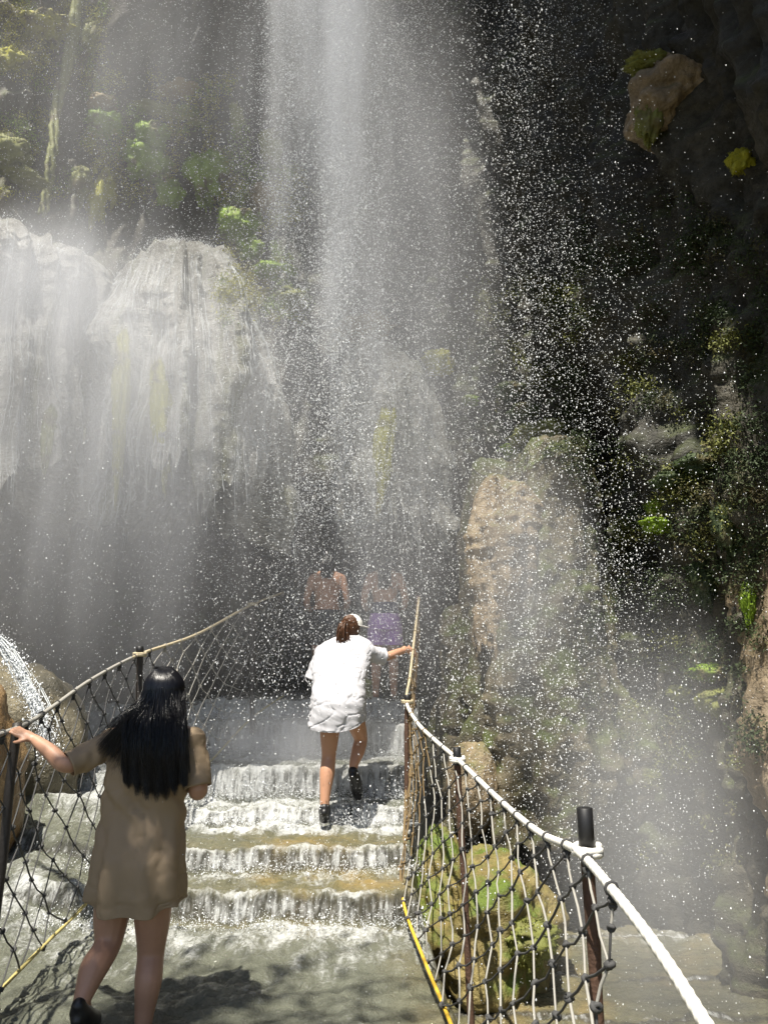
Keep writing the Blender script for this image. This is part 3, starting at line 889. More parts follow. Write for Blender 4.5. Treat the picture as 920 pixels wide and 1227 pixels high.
spray('main curtain of falling drops',
      column(26000, -.47, 8.0, .17, .25, 3.2, 13.5, .9, .0046, .35, .6, 1.25),
      column(14000, -1.2, 8.2, .16, .2, 5.0, 13.5, .8, .0040, .35, .6, 1.3),
      column(52000, -.55, 7.9, .60, .45, 1.6, 13.5, .35, .0031, .35, .5, 1.0),
      column(32000, .25, 7.8, .55, .5, 1.2, 13, .4, .0030, .35, .5, 1.0))
spray('second curtain of bright falling drops',
      column(16000, 1.5, 6.3, .34, .35, .3, 12, .7, .0027, .6, .8, .9),
      column(26000, 1.7, 6.4, 1.0, .6, .0, 12, .0, .0017, .5, .35, .9),
      column(8000, 1.12, 6.0, .14, .2, 1.0, 12, .9, .0027, .6, .9, .9),
      column(11000, 1.9, 6.2, .65, .5, .0, 12, .3, .0027, .5, .4, .9))
spray('scattered drops close to the walkway',
      column(8000, .5, 5.2, .75, .9, .6, 7.5, .0, .0021, .45, .5),
      column(4500, -.45, 6.6, .45, .6, 1.3, 5, .0, .0030, .5, .6),
      column(4500, 1.2, 4.2, .55, .5, -.2, 4.5, .0, .0017, .45, .5))
spray('fine drops drifting over the mounds',
      *[near_dome(V_, l_, n_) for (V_, l_, n_) in ((rkA[1], rkA[2], 9000), (rkB[1], rkB[2], 13000), (rkC[1], rkC[2], 6000))],
      column(22000, -2.4, 7.0, 1.2, .5, 1.0, 10, .0, .0025, .4, .4),
      column(7000, -2.7, 6.0, 1.0, .5, 2.2, 8, .0, .0018, .4, .4))
# splashes off the risers
PP, RR = [], []
path = catmull([tuple(pt(px, py, 4.98 - .03 * i)) for i, (px, py) in enumerate(((-40, 742), (2, 772), (24, 806), (40, 838), (52, 868), (60, 905)))], 30)
n = 5000
PP.append(path[RNG.integers(20, len(path), n)] + RNG.normal(0, 1, (n, 3)) * np.array([.030, .04, .035]) * RNG.uniform(.3, 1.4, (n, 1))); RR.append(.0026 * np.exp(RNG.normal(0, .5, n)))
for i, (y0, za, zb) in enumerate(STEPS):
    n = 4500 if i < 2 else 6500
    x = RNG.uniform(-2.6, .28, n); h = RNG.exponential(.04 if i < 2 else .07, n)
    y = y0 - np.abs(RNG.normal(0, .12, n))
    PP.append(np.stack([x, y, za + .04 + h], -1)); RR.append(.0020 * np.exp(RNG.normal(0, .5, n)))
drops('water_splash', 'drops splashing off the steps', np.concatenate(PP), np.concatenate(RR), RNG.uniform(.7, 1.5, sum(len(p) for p in PP)))


# ------------------------------------------------------------------ mist
def mist(label, c, r, dens, col=(.93, .95, 1.0), streak=.35, aniso=.15):
    V, Q, T = ellipsoid((0, 0, 0), (1, 1, 1), 28, 20)
    k = NT('mist_air')
    k.t.nodes.remove(k.b)
    co = k.n('ShaderNodeTexCoord').outputs['Object']
    ln = k.n('ShaderNodeVectorMath', operation='LENGTH'); k.l(co, ln.inputs[0])
    fall_ = k.mapr(ln.outputs['Value'], 0.0, 1.0, 1.0, 0.0)
    nz = k.noise(k.coord((1.3, 1.3, .22)), 1.8, 2, .55)
    de = k.math('MULTIPLY', k.math('MULTIPLY', fall_, k.mapr(nz, .28, .72, 1 - streak, 1 + streak)), dens)
    pv = k.n('ShaderNodeVolumePrincipled')
    pv.inputs['Color'].default_value = (*col, 1); pv.inputs['Anisotropy'].default_value = aniso
    k.l(de, pv.inputs['Density'])
    k.l(pv.outputs[0], k.out.inputs['Volume'])
    o = MB().add(V, Q, T).build('mist', k.m)
    o.location = c; o.scale = r
    tag(o, label, kind='stuff')
    return o


mist('glowing mist where the fall pours over the lip', (-.75, 8.0, 12.3), (1.3, .8, 4.2), 1.1, streak=.7, aniso=-.2)
mist('bright mist of the twin fall', (-.95, 8.0, 10.3), (.38, .5, 4.0), .8, streak=.6, aniso=-.2)
mist('bright drift over the broad mound', (-3.35, 6.9, 5.3), (1.3, .7, 1.1), .9, streak=.5, aniso=-.2)
mist('bright mist of the main fall', (-.50, 8.0, 9.0), (.46, .5, 6.5), 1.3, streak=.5, aniso=-.2)
mist('mist beside the main fall', (-.6, 7.9, 8.0), (1.6, .9, 7.0), .40, streak=.8, aniso=-.2)
mist('mist over the mounds', (-3.1, 6.9, 4.2), (2.0, 1.1, 2.6), .85, streak=.6)
mist('mist on the tall dome', (-1.8, 7.2, 4.2), (1.5, .8, 2.5), .55, streak=.7)
mist('mist before the upper cliff', (-3.0, 7.4, 8.2), (2.4, 1.0, 3.2), .22, streak=.5)
mist('mist in the hollow under the mounds', (-2.6, 7.0, 2.3), (2.4, .9, 1.7), .36, streak=.5)
mist('bright mist of the side fall', (-1.28, 8.2, 10.0), (.28, .4, 4.5), 1.1, streak=.5, aniso=-.2)
mist('mist at the top of the steps', (-.3, 8.1, 2.8), (1.5, .62, 2.5), .36)
mist('low mist beside the buttress', (1.75, 5.2, .6), (.95, 1.2, 1.9), .60)
mist('mist along the wall foot', (1.3, 6.7, 2.3), (.75, .6, 1.9), .9, streak=.5)
mist('thin veil beside the main fall', (.35, 7.4, 5.0), (1.3, .9, 6.0), .38)
mist('mist on the steps', (-.9, 7.5, 1.0), (1.6, .8, .6), 1.0)


# ------------------------------------------------------------------ rope net railings
def interp_curve(pts, n=24):
    P = catmull([tuple(pt(*p)) for p in pts], n)
    return P


def at_y(P, y):
    o = np.argsort(P[:, 1])
    return np.stack([np.interp(y, P[o, 1], P[o, 0]), np.asarray(y, float), np.interp(y, P[o, 1], P[o, 2])], -1)


def knot(c, r, rg, d):
    """a lumpy overhand knot: two crossed turns of cord"""
    a = np.linspace(0, 2 * np.pi, 9)
    mb = []
    for q in range(2):
        ax1 = rg.normal(size=3); ax1 /= np.linalg.norm(ax1); ax2 = np.cross(ax1, rg.normal(size=3)); ax2 /= np.linalg.norm(ax2)
        P = c + (np.cos(a)[:, None] * ax1 + np.sin(a)[:, None] * ax2) * r * .62 + rg.normal(0, r * .1, 3)
        mb.append(tube(P, r * .55, 5, cap=False))
    return mb


def rail(name, label, top, bot, posts, y0, y1, mats, seed, topr, dia, rows, rail_mat_split, tails=True):
    """handrail rope, diamond net, foot rope, posts"""
    rg = np.random.default_rng(seed)
    T, B = interp_curve(top), interp_curve(bot)
    root = empty(name, tuple(at_y(B, np.array([(y0 + y1) / 2]))[0]), label, 'railing', 'rope net railings along the steps')
    # handrail
    segs = rail_mat_split
    for (ya, yb, mt, rr) in segs:
        k_ = (T[:, 1] <= ya + .02) & (T[:, 1] >= yb - .02)
        P = T[k_]
        P = catmull(P[::4], 10) if len(P) > 12 else catmull(P, 6)
        MB().add(*tube(P, rr, 12, 3, 2 * math.pi * 3 / (rr * 9), .06)).build('handrail_rope', mt, root)
    Bk = B[(B[:, 1] <= y1 + .1) & (B[:, 1] >= y0 - .8)]
    for kk, mt in ((Bk[:, 1] <= mats.get('fsplit', 99), mats['foot']), (Bk[:, 1] >= mats.get('fsplit', 99) - .06, mats['c'])):
        if kk.sum() > 12: MB().add(*tube(catmull(Bk[kk][::5], 10), .0095, 8, 3, 240, .12)).build('foot_rope', mt, root)
    # net
    ys = [y1]
    while ys[-1] > y0: ys.append(ys[-1] - dia * (1 if ys[-1] < 6.2 else 1.0))
    ys = np.array(ys); nc = len(ys)

    def node(i, j):
        u = i + (.5 if j % 2 else 0)
        y = np.interp(u, np.arange(nc), ys)
        a, b_ = at_y(T, np.array([y]))[0], at_y(B, np.array([y]))[0]
        t = j / rows
        bulge = .03 * math.sin(math.pi * t)
        r2 = np.random.default_rng(seed * 7919 + i * 131 + j)
        p = a * (1 - t) + b_ * t
        p = p + np.array([bulge * (1 if p[0] > 0 else -1), 0, 0]) + r2.normal(0, .008, 3) * (0 if j in (0,) else 1)
        if j == 0: p = p - np.array([0, 0, topr + .012])
        return p
    N = {(i, j): node(i, j) for i in range(nc) for j in range(rows + 1)}
    mb = MB()
    rs = .0042
    for i in range(nc):
        for j in range(rows):
            i2 = i if j % 2 == 0 else i + 1                       # towards the camera
            i1 = i - 1 if j % 2 == 0 else i                       # away from the camera
            for (ii, m) in ((i2, 0), (i1, 1)):
                if (ii, j + 1) in N:
                    a, b_ = N[(i, j)], N[(ii, j + 1)]
                    c = (a + b_) / 2 + np.array([0, 0, -.008 if m else -.001]) + rg.normal(0, .003, 3)
                    far = a[1] > mats['far']
                    P = np.array([a, a * .5 + c * .5, c, b_ * .5 + c * .5, b_])
                    mb.add(*tube(P, rs * rg.uniform(.85, 1.15), 5, cap=False), m=(2 if far else m))
    for (i, j), p in N.items():
        far = p[1] > mats['far']
        if j == rows and not tails: continue
        for kk in knot(p, .0125 * rg.uniform(.85, 1.2), rg, 0): mb.add(*kk, m=(2 if far else 3))
        if j in (0,):
            q = p + np.array([0, 0, topr + .012]); a = np.linspace(0, 2 * np.pi, 9)
            P = q + np.stack([np.cos(a) * (topr + .004), np.zeros(9), np.sin(a) * (topr + .004)], -1)
            mb.add(*tube(P, .0042, 5, cap=False), m=(2 if far else 3))
            for kk in knot(p - np.array([0, 0, .016]), .011, rg, 0): mb.add(*kk, m=(2 if far else 3))
        if j == rows and rg.random() < .35:
            ln = rg.uniform(.04, .10)
            P = np.array([p, p + np.array([rg.normal(0, .01), 0, -ln * .5]), p + np.array([rg.normal(0, .02), 0, -ln])])
            mb.add(*tube(P, np.array([.006, .009, .004]), 5), m=3)
    mb.build('net', [mats['a'], mats['b'], mats['c'], mats['knot']], root)
    # posts
    for (ta, tb, Y, r, sleeve, mt) in posts:
        a, b_ = np.array(pt(*ta, Y)), np.array(pt(*tb, Y))
        n = 26
        P = a + (b_ - a) * np.linspace(0, 1, n)[:, None] + np.stack([fbm(np.linspace(0, 3, n), r * 90, 1., 2) * .006, np.zeros(n), np.zeros(n)], -1)
        R = r * (1 + .10 * fbm(np.linspace(0, 9, n), r * 77, 4., 2))
        p_ = MB().add(*tube(P, R, 14)).build('post', mt, root)
        if sleeve:
            d = (b_ - a) / np.linalg.norm(b_ - a)
            MB().add(*tube(np.array([a - d * .004, a - d * .004 + d * .002, a + d * sleeve, a + d * (sleeve + .002)]), np.array([r * 1.05, r * 1.22, r * 1.22, r * 1.05]), 18)).build('sleeve', M_sleeve, p_)
            # lashing where the handrail meets the post
            q = at_y(T, np.array([Y]))[0]
            tpar = np.clip(np.dot(q - a, d), 0, None); c = a + d * tpar
            aa = np.linspace(0, 2 * np.pi * 2.2, 40)
            P = c + np.stack([np.cos(aa) * (r * 1.35 + topr * .9), np.sin(aa) * (r * 1.35 + topr * .9), np.linspace(.012, -.012, 40)], -1)
            MB().add(*tube(P, topr * .85, 8, 3, 300, .12)).build('lashing', segs[0][2] if Y < 6 else segs[-1][2], root)
    return root, T


RIGHT_TOP = [(502, 716, 8.1), (498, 750, 7.6), (495, 776, 7.25), (491, 812, 6.95), (487, 841, 6.7), (500, 866, 6.1), (520, 886, 5.5), (548, 910, 4.9), (598, 958, 3.95), (645, 997, 3.15), (690, 1019, 2.6), (735, 1068, 2.15), (790, 1140, 1.8), (845, 1227, 1.5), (930, 1370, 1.15)]
RIGHT_BOT = [(497, 812, 8.1), (491, 858, 7.6), (487, 925, 6.9), (484, 1000, 6.2), (480, 1050, 5.7), (486, 1092, 5.1), (512, 1160, 4.3), (540, 1227, 3.7), (600, 1400, 2.7), (680, 1640, 2.0)]
rail('rope_net_railing', 'rope net railing with thick white handrail, black sleeved posts and yellow foot rope', RIGHT_TOP, RIGHT_BOT,
     [((501, 714), (497, 850), 8.1, .020, 0, M_rust), ((488, 833), (486, 1050), 6.7, .022, .06, M_rust), ((547, 896), (566, 1250), 4.9, .0205, .10, M_rust), ((700, 969), (722, 1330), 2.6, .0205, .125, M_rust)],
     2.25, 8.05, dict(a=M_netlight, b=M_netdark, c=M_netbrown, knot=M_netdark, foot=M_yellow, far=5.6, fsplit=5.4), 5, .0135, .28, 10,  # lighting painted into the cord: one strand family pale, the crossing one dark
     [(6.7, 0, M_whiterope, .0135), (8.2, 6.7, M_tanrope, .0125)])
LEFT_TOP = [(-80, 905, 3.2), (22, 872, 3.9), (62, 848, 4.45), (112, 813, 5.15), (168, 784, 6.0), (236, 760, 7.0), (303, 724, 8.0), (345, 708, 8.7)]
LEFT_BOT = [(-120, 1310, 3.2), (0, 1187, 4.0), (58, 1128, 4.6), (110, 1075, 5.15), (180, 985, 6.3), (250, 915, 7.5), (300, 862, 8.0), (345, 830, 8.7)]
rail('rope_net_railing', 'dark knotted net railing that the woman in the tan dress reaches for', LEFT_TOP, LEFT_BOT,
     [((21, 866), (-18, 1215), 3.9, .023, 0, M_dkpost), ((168, 775), (164, 1010), 6.0, .024, .05, M_dkpost), ((303, 719), (302, 880), 8.0, .026, .05, M_dkpost)],
     3.3, 8.6, dict(a=M_netdark, b=M_netdark, c=M_netlight, knot=M_netdark, foot=M_palerope, far=6.4), 9, .0125, .27, 10,
     [(5.9, 0, M_netlight, .012), (8.8, 5.9, M_tanrope, .0125)])


# ------------------------------------------------------------------ unseen tree, added behind the viewer to dapple the dress and pool
def tree():
    rg = np.random.default_rng(77)
    W = empty('tree', (-5.2, -2.6, 0), 'leafy tree added out of view behind the viewer to dapple the pool', 'tree')
    tr = catmull([(-5.2, -2.6, -.9), (-5.0, -2.2, 2.5), (-4.3, -1.2, 5.2), (-3.3, .2, 7.0), (-2.5, 1.2, 7.7)], 10)
    mb = MB().add(*tube(tr, np.linspace(.24, .05, len(tr)), 12))
    C = np.array([-2.45, 1.25, 7.6])
    tips = []
    for q in range(40):
        a = tr[rg.integers(26, len(tr))]
        e = C + rg.normal(0, 1, 3) * np.array([1.05, .8, .35]) + np.array([.35, -.25, .1])
        e[1] = min(e[1], 2.2)
        P = catmull([a, a * .5 + e * .5 + rg.normal(0, .12, 3), e], 6); tips.append(P)
        mb.add(*tube(P, np.linspace(.03, .008, len(P)), 5))
    mb.build('trunk', M_rust, W)
    P = np.concatenate(tips); n = 2000
    B = P[rg.integers(0, len(P), n)] + rg.normal(0, .13, (n, 3))
    d = rg.normal(size=(n, 3)); d[:, 2] -= .4; d /= np.linalg.norm(d, axis=1)[:, None]
    sd = np.cross(d, rg.normal(size=(n, 3))); sd /= np.linalg.norm(sd, axis=1)[:, None]
    ln, wd = rg.uniform(.07, .13, (n, 1)), rg.uniform(.02, .04, (n, 1))
    V = np.stack([B, B + d * ln * .5 + sd * wd, B + d * ln, B + d * ln * .5 - sd * wd], 1).reshape(-1, 3)
    MB().add(V, np.arange(n * 4).reshape(-1, 4)).build('crown', M_moss['dark'], W, smooth=False)


tree()

# ------------------------------------------------------------------ people
def V3(*a): return np.array(pt(*a))


def loft(rows, nphi=64, wr=None, close_top=True, sq=2.3):
    """rows of (centre, half width, half depth[, roll]) stacked into a garment shell"""
    ph = np.linspace(0, 2 * np.pi, nphi, endpoint=False)
    c_, s2 = np.cos(ph), np.sin(ph)
    ex, ey = np.sign(c_) * np.abs(c_) ** (2 / sq), np.sign(s2) * np.abs(s2) ** (2 / sq)
    V = []
    for q in rows:
        c, a, b = q[0], q[1], q[2]
        V.append(np.stack([c[0] + ex * a, c[1] + ey * b, np.full(nphi, c[2]) + (q[3] if len(q) > 3 else 0)], -1))
    V = np.array(V)
    return V


def smooth_rows(rows, n):
    A = np.array([np.concatenate([r[0], [r[1], r[2]]]) for r in rows])
    A = catmull(A, n)
    return [(a[:3], a[3], a[4]) for a in A]


def wrap_shell(V):
    n, m, _ = V.shape
    return V.reshape(-1, 3), gridfaces(n, m, True)


def hand(mb, wrist, grip, axis, palm_n, s=1.0, thumb_side=1, curl=1.0):
    """palm and five bent fingers closing round a rope or post at grip; axis runs along the knuckles"""
    wrist, grip = np.asarray(wrist, float), np.asarray(grip, float)
    ax = np.asarray(axis, float); ax /= np.linalg.norm(ax)
    f = grip - wrist; f = f - ax * np.dot(f, ax); f /= np.linalg.norm(f)
    nrm = np.asarray(palm_n, float); nrm = nrm - f * np.dot(nrm, f) - ax * np.dot(nrm, ax); nrm /= np.linalg.norm(nrm)   # points out of the back of the hand
    pc = wrist + f * .045 * s
    rot = Matrix((Vector(ax), Vector(f), Vector(nrm))).transposed().to_4x4()
    mb.add(*ellipsoid(pc, (.040 * s, .052 * s, .017 * s), 16, 10, rot))
    mb.add(*capsule([wrist - f * .03 * s, wrist, pc], [.023 * s, .022 * s, .024 * s], 10, 3))
    for q, (o, ln) in enumerate(((-.030, .85), (-.010, 1.0), (.010, .95), (.029, .78))):
        k0 = pc + ax * o * s + f * .040 * s
        k1 = k0 + (f * .028 + nrm * .004) * s * ln
        k2 = k1 + (f * .014 * (2 - curl) - nrm * .020 * curl) * s * ln
        k3 = k2 + (-f * .010 * curl + f * .02 * (1 - curl) - nrm * .014 * curl) * s * ln
        mb.add(*capsule([pc + ax * o * .8 * s, k0, k1, k2, k3], [.0095 * s, .0092 * s, .0085 * s, .0078 * s, .0068 * s], 8, 3))
    t0 = pc + ax * thumb_side * .034 * s - f * .015 * s
    mb.add(*capsule([t0 - ax * thumb_side * .012 * s, t0, t0 + (ax * thumb_side * .016 + f * .022 - nrm * .014) * s, t0 + (ax * thumb_side * .010 + f * .042 - nrm * .028) * s], [.012 * s, .0115 * s, .0098 * s, .0078 * s], 8, 3))


def face(mb, c, s, fwd, side_):
    """features on the head: nose, brow, lips, chin, ears (mostly turned away from the camera)"""
    c, fwd, side_ = (np.asarray(q, float) for q in (c, fwd, side_))
    up = np.array([0, 0, 1.])
    mb.add(*ellipsoid(c + fwd * .092 * s - up * .015 * s, (.013 * s, .018 * s, .022 * s), 10, 8))
    mb.add(*ellipsoid(c + fwd * .080 * s + up * .022 * s, (.045 * s, .014 * s, .012 * s), 10, 8))
    mb.add(*ellipsoid(c + fwd * .080 * s - up * .052 * s, (.024 * s, .014 * s, .010 * s), 10, 8))
    mb.add(*ellipsoid(c + fwd * .070 * s - up * .085 * s, (.030 * s, .026 * s, .022 * s), 10, 8))
    for q in (-1, 1):
        mb.add(*ellipsoid(c + side_ * q * .076 * s - up * .012 * s, (.012 * s, .020 * s, .032 * s), 10, 8))


def eyes(c, s, fwd, side_, parent):
    c, fwd, side_ = (np.asarray(q, float) for q in (c, fwd, side_))
    for q in (-1, 1):
        MB().add(*ellipsoid(c + fwd * .078 * s + side_ * q * .032 * s + np.array([0, 0, .004 * s]), (.014 * s, .010 * s, .008 * s), 10, 8)).build('eye', M_shoe, parent)


# --- woman in the tan dress
YW = 3.86
base = V3(165, 1240, YW)
W1 = empty('person', tuple(base), 'person with long black hair in a tan dress with one hand on the net post', 'person')
mb = MB()
hd = V3(197, 834, YW + .03)
mb.add(*ellipsoid(hd, (.078, .092, .112), 24, 18))
face(mb, hd, 1.0, (.15, .99, 0), (.99, -.15, 0))
sL, sR = V3(131, 888, YW), V3(234, 887, YW)
nk = V3(190, 873, YW)
mb.add(*capsule([hd - np.array([0, .01, .06]), nk, V3(186, 905, YW)], [.052, .05, .075]))
mb.add(*capsule([sL, V3(155, 880, YW), nk, V3(212, 880, YW), sR], [.052, .055, .06, .055, .052]))
for (py, hw, dp) in ():
    pass
rows = [(V3(183, 885, YW), .17, .08), (V3(180, 915, YW), .15, .088), (V3(176, 960, YW), .13, .078), (V3(170, 1000, YW), .14, .09), (V3(163, 1045, YW), .17, .115), (V3(160, 1075, YW), .16, .12)]
Vt = loft(smooth_rows(rows, 5), 40)
v_, q_ = wrap_shell(Vt); kx = len(v_)
v_ = np.concatenate([v_, [Vt[0].mean(0)], [Vt[-1].mean(0)]]); m_ = 40; nr = Vt.shape[0]
tt = [(kx, (j + 1) % m_, j) for j in range(m_)] + [(kx + 1, (nr - 1) * m_ + j, (nr - 1) * m_ + (j + 1) % m_) for j in range(m_)]
mb.add(v_, q_, np.array(tt))
eL, wL, gL = V3(80, 916, YW - .13), V3(42, 886, YW - .05), V3(20, 869, 3.88)
mb.add(*capsule([sL, (sL + eL) / 2 + np.array([0, 0, -.01]), eL, (eL + wL) / 2, wL], [.052, .045, .04, .036, .025]))
hand(mb, wL, gL + np.array([0, 0, .018]), (.15, .9, .3), (.1, -.1, 1), 1.0, -1, .8)
eR, wR = V3(238, 948, YW - .05), V3(226, 930, YW + .19)
mb.add(*capsule([sR, (sR + eR) / 2, eR, (eR + wR) / 2, wR], [.052, .047, .042, .036, .026]))
hand(mb, wR, wR + np.array([-.03, .08, .03]), (1, .2, 0), (0, -.3, 1), 1.0, -1, .9)
hpL, hpR = V3(141, 1058, YW), V3(183, 1058, YW)
kL, aL = V3(129, 1132, YW - .03), V3(98, 1200, YW - .22)
kR, aR = V3(181, 1142, YW + .03), V3(171, 1234, YW - .02)
mb.add(*capsule([hpL, V3(134, 1098, YW), kL, V3(113, 1160, YW - .13), V3(104, 1183, YW - .18), aL], [.095, .082, .062, .062, .047, .036]))
mb.add(*capsule([hpR, V3(183, 1100, YW + .01), kR, V3(178, 1175, YW - .02), V3(174, 1208, YW - .02), aR], [.095, .083, .062, .061, .046, .037]))
for a, dr in ((aL, -.05), (aR, 0)):
    mb.add(*capsule([a, a + np.array([0, .04, -.045 + dr * .2]), a + np.array([0, .13, -.075 + dr])], [.035, .036, .028]))
remesh('body', mb, .0052, M_skin, W1)
for nm, a, dr in (('shoe', aL, -.05), ('shoe', aR, 0)):
    mb = MB()
    mb.add(*capsule([a + np.array([0, -.028, -.005]), a + np.array([0, .0, -.045]), a + np.array([0, .08, -.066 + dr * .6]), a + np.array([0, .17, -.080 + dr])], [.032, .046, .046, .034]))
    mb.add(*capsule([a + np.array([0, -.03, -.06]), a + np.array([0, .08, -.088 + dr * .6]), a + np.array([0, .175, -.098 + dr])], [.03, .042, .034]))
    remesh('shoe', mb, .006, M_shoe, W1, 3)
eyes(hd, 1.0, (.15, .99, 0), (.99, -.15, 0), W1)


def dressrows(tab, Yc):
    R = []
    for (py, x0, x1, dp, dy) in tab:
        c = V3((x0 + x1) / 2, py, Yc + dy); R.append((c, (x1 - x0) / 2 * mpp(c), dp))
    return R


tab = [(868, 172, 212, .065, .0), (873, 150, 226, .085, 0), (880, 136, 234, .10, -.005), (895, 130, 235, .112, -.01), (920, 128, 227, .122, -.01), (950, 126, 222, .125, .0),
       (975, 123, 222, .128, .01), (1000, 117, 222, .14, -.005), (1030, 112, 221, .158, -.02), (1060, 106, 220, .160, -.02), (1078, 104, 219, .157, -.01), (1090, 104, 219, .157, -.005)]
R = smooth_rows(dressrows(tab, YW), 14)
Vd = loft(R, 180, sq=2.25)
n_, m_, _ = Vd.shape
t = np.linspace(0, 1, n_)[:, None]; ph = np.linspace(0, 2 * np.pi, m_, endpoint=False)[None, :]
cen = Vd.mean(axis=1, keepdims=True)
out = Vd - cen; out[..., 2] = 0; out /= np.linalg.norm(out, axis=2, keepdims=True)
cr = np.abs(fbm(Vd[..., 0] * 4 + Vd[..., 2] * 2.5, Vd[..., 1] * 4, Vd[..., 2] * 5 - Vd[..., 0] * 3, 3))
wr = fbm(Vd[..., 0] * 8, Vd[..., 1] * 8, Vd[..., 2] * 5, 3) * .014 - np.exp(-(cr / .07) ** 2) * .0045 + np.sin(ph * 9 + 3 * fbm(Vd[..., 0] * 3, 0, Vd[..., 2] * 3)) * .012 * sstep(.45, 1, t)
diag = np.sin((Vd[..., 0] * 1.0 + Vd[..., 2] * 1.3) * 42 + 5 * fbm(Vd[..., 0] * 4, Vd[..., 1] * 4, Vd[..., 2] * 4, 2))
wr = wr + diag * .006 * np.exp(-((t - .5) / .16) ** 2)
wr = wr + (-.018) * np.exp(-((ph - 1.5 * np.pi) / .25) ** 2) * np.exp(-((t - .42) / .15) ** 2)
Vd = Vd + out * wr[..., None]
Vd[..., 2] += sstep(.86, 1, t) * (.055 * np.cos(ph) ** 2 * (1 + .3 * np.cos(ph + np.pi)) + .008 * np.sin(ph * 7))
mb = MB(); mb.add(*wrap_shell(Vd))
# loose sleeves to the elbows
def sleeve(a, b, r0, r1, drop=.0, seed=0):
    tt = np.linspace(0, 1, 26)
    P = np.outer(1 - tt, a) + np.outer(tt, b) + np.stack([tt * 0, tt * 0, -drop * np.sin(tt * np.pi * .5)], -1)
    Rr = r0 + (r1 - r0) * tt; Rr[-2:] *= np.array([1.03, 1.0])
    V, Q, T = tube(P, Rr, 32, cap=False)
    n = fbm(V[:, 0] * 14 + seed, V[:, 1] * 14, V[:, 2] * 14, 3) * .02
    ax = (b - a) / np.linalg.norm(b - a); C = a + np.outer((V - a) @ ax, ax)
    o = V - C; o /= np.linalg.norm(o, axis=1)[:, None] + 1e-9
    return V + o * n[:, None], Q


mb.add(*sleeve(sL + np.array([.03, 0, .0]), sL * .06 + eL * .94, .062, .060, .008, 1))
mb.add(*sleeve(sR + np.array([-.02, 0, .015]), sR * .08 + eR * .92, .068, .060, 0, 5))
mb.add(*ellipsoid(sR + np.array([-.012, 0, -.002]), (.062, .066, .064), 24, 16)); mb.add(*ellipsoid(sL + np.array([.012, 0, -.004]), (.062, .066, .064), 24, 16))
o = mb.build('dress', M_dress, W1)
sm = o.modifiers.new('t', 'SOLIDIFY'); sm.thickness = .004; sm.offset = 0

# hair: a close cap and some two thousand locks that fall down the back and over one shoulder
mb = MB()
V, Q, T = ellipsoid(hd + np.array([0, -.010, .010]), (.082, .094, .108), 32, 24)
keep = V[:, 1] < hd[1] + .045 + .09 * (V[:, 2] > hd[2] + .02)
V[~keep] = hd + (V[~keep] - hd) * .7
mb.add(V, Q, T)
rg = np.random.default_rng(12)
hc_ = hd + np.array([0, -.012, .010])
def onhead(a, el, k=1.0):
    return hc_ + np.array([math.cos(a) * math.cos(el) * .096, math.sin(a) * math.cos(el) * .108, math.sin(el) * .124]) * k
for q in range(6500):
    a = rg.uniform(-math.pi * 1.08, math.pi * .08)
    kk = rg.uniform(.97, 1.05)
    a0 = a + rg.normal(0, .15)
    r0 = hc_ + np.array([rg.normal(-.01, .012) + math.cos(a) * .008, rg.uniform(-.02, .05), .125 * kk])
    r1 = onhead(a0, 1.2, kk); s0 = onhead(a0, .75, kk); s1 = onhead(a0, .30, kk); s2 = onhead(a0, -.25 + rg.normal(0, .12), kk * 1.05)
    u = (math.cos(a) + 1) / 2                                            # 0 left, 1 right
    flick = u < .40 and rg.random() < .26
    lockx = round((u + rg.normal(0, .05)) * 9) / 9 * .55 + u * .45
    if flick:
        f_ = rg.random()
        tip = V3(116 + 38 * f_ + rg.normal(0, 2), 893 + 34 * f_ + rg.normal(0, 8), YW - .115 + rg.normal(0, .01))
        sh_ = s2 * .5 + tip * .5 + np.array([.01, -.03, .012])
    else:
        px = 150 + 73 * (lockx * .8 + u * .2) + rg.normal(0, 1.3)
        py = (958 - 20 * abs(lockx * 2 - 1.0) ** 2 - rg.exponential(14) + 5 * math.sin(lockx * 40))
        tip = V3(px, py, YW - .150 + .012 * math.sin(lockx * 31) + rg.normal(0, .006))
        sh_ = s2 * .5 + tip * .5; sh_[1] = YW - .150 + rg.normal(0, .010) + .03 * abs(u - .5); sh_[0] += (u - .5) * .035
    P = catmull([r0, r1, s0, s1, s2, sh_, tip], 5)
    t_ = np.linspace(0, 1, len(P))
    mb.add(*tube(P, 0.0019 * rg.uniform(.7, 1.4) * (1.02 - t_ ** 3 * .9), 3, cap=False))
mb.build('hair', M_hair, W1)

# --- woman in the white shirt
W2 = empty('person', tuple(V3(389, 990, 6.6)), 'person in a white shirt and white cap stepping up and gripping the rope', 'person')
Yh, Ys2 = 6.62, 6.86
mb = MB()
hd2 = V3(420, 752, Ys2 + .07)
mb.add(*ellipsoid(hd2, (.076, .092, .108), 24, 18))
face(mb, hd2, 1.0, (.5, .85, -.1), (.86, -.5, 0))
nk2 = V3(417, 768, Ys2 + .03)
mb.add(*capsule([hd2 - np.array([0, .01, .06]), nk2, V3(412, 790, Ys2)], [.052, .052, .07]))
sL2, sR2 = V3(384, 783, Ys2), V3(443, 781, Ys2)
mb.add(*capsule([sL2, nk2 - np.array([0, 0, .03]), sR2], [.055, .065, .055]))
R = [(V3(413, 785, Ys2), .17, .09), (V3(408, 810, Ys2 - .06), .155, .11), (V3(403, 840, Yh), .165, .12), (V3(405, 862, Yh), .17, .12)]
Vt = loft(smooth_rows(R, 6), 40); v_, q_ = wrap_shell(Vt); kx = len(v_); nr = Vt.shape[0]
v_ = np.concatenate([v_, [Vt[0].mean(0)], [Vt[-1].mean(0)]])
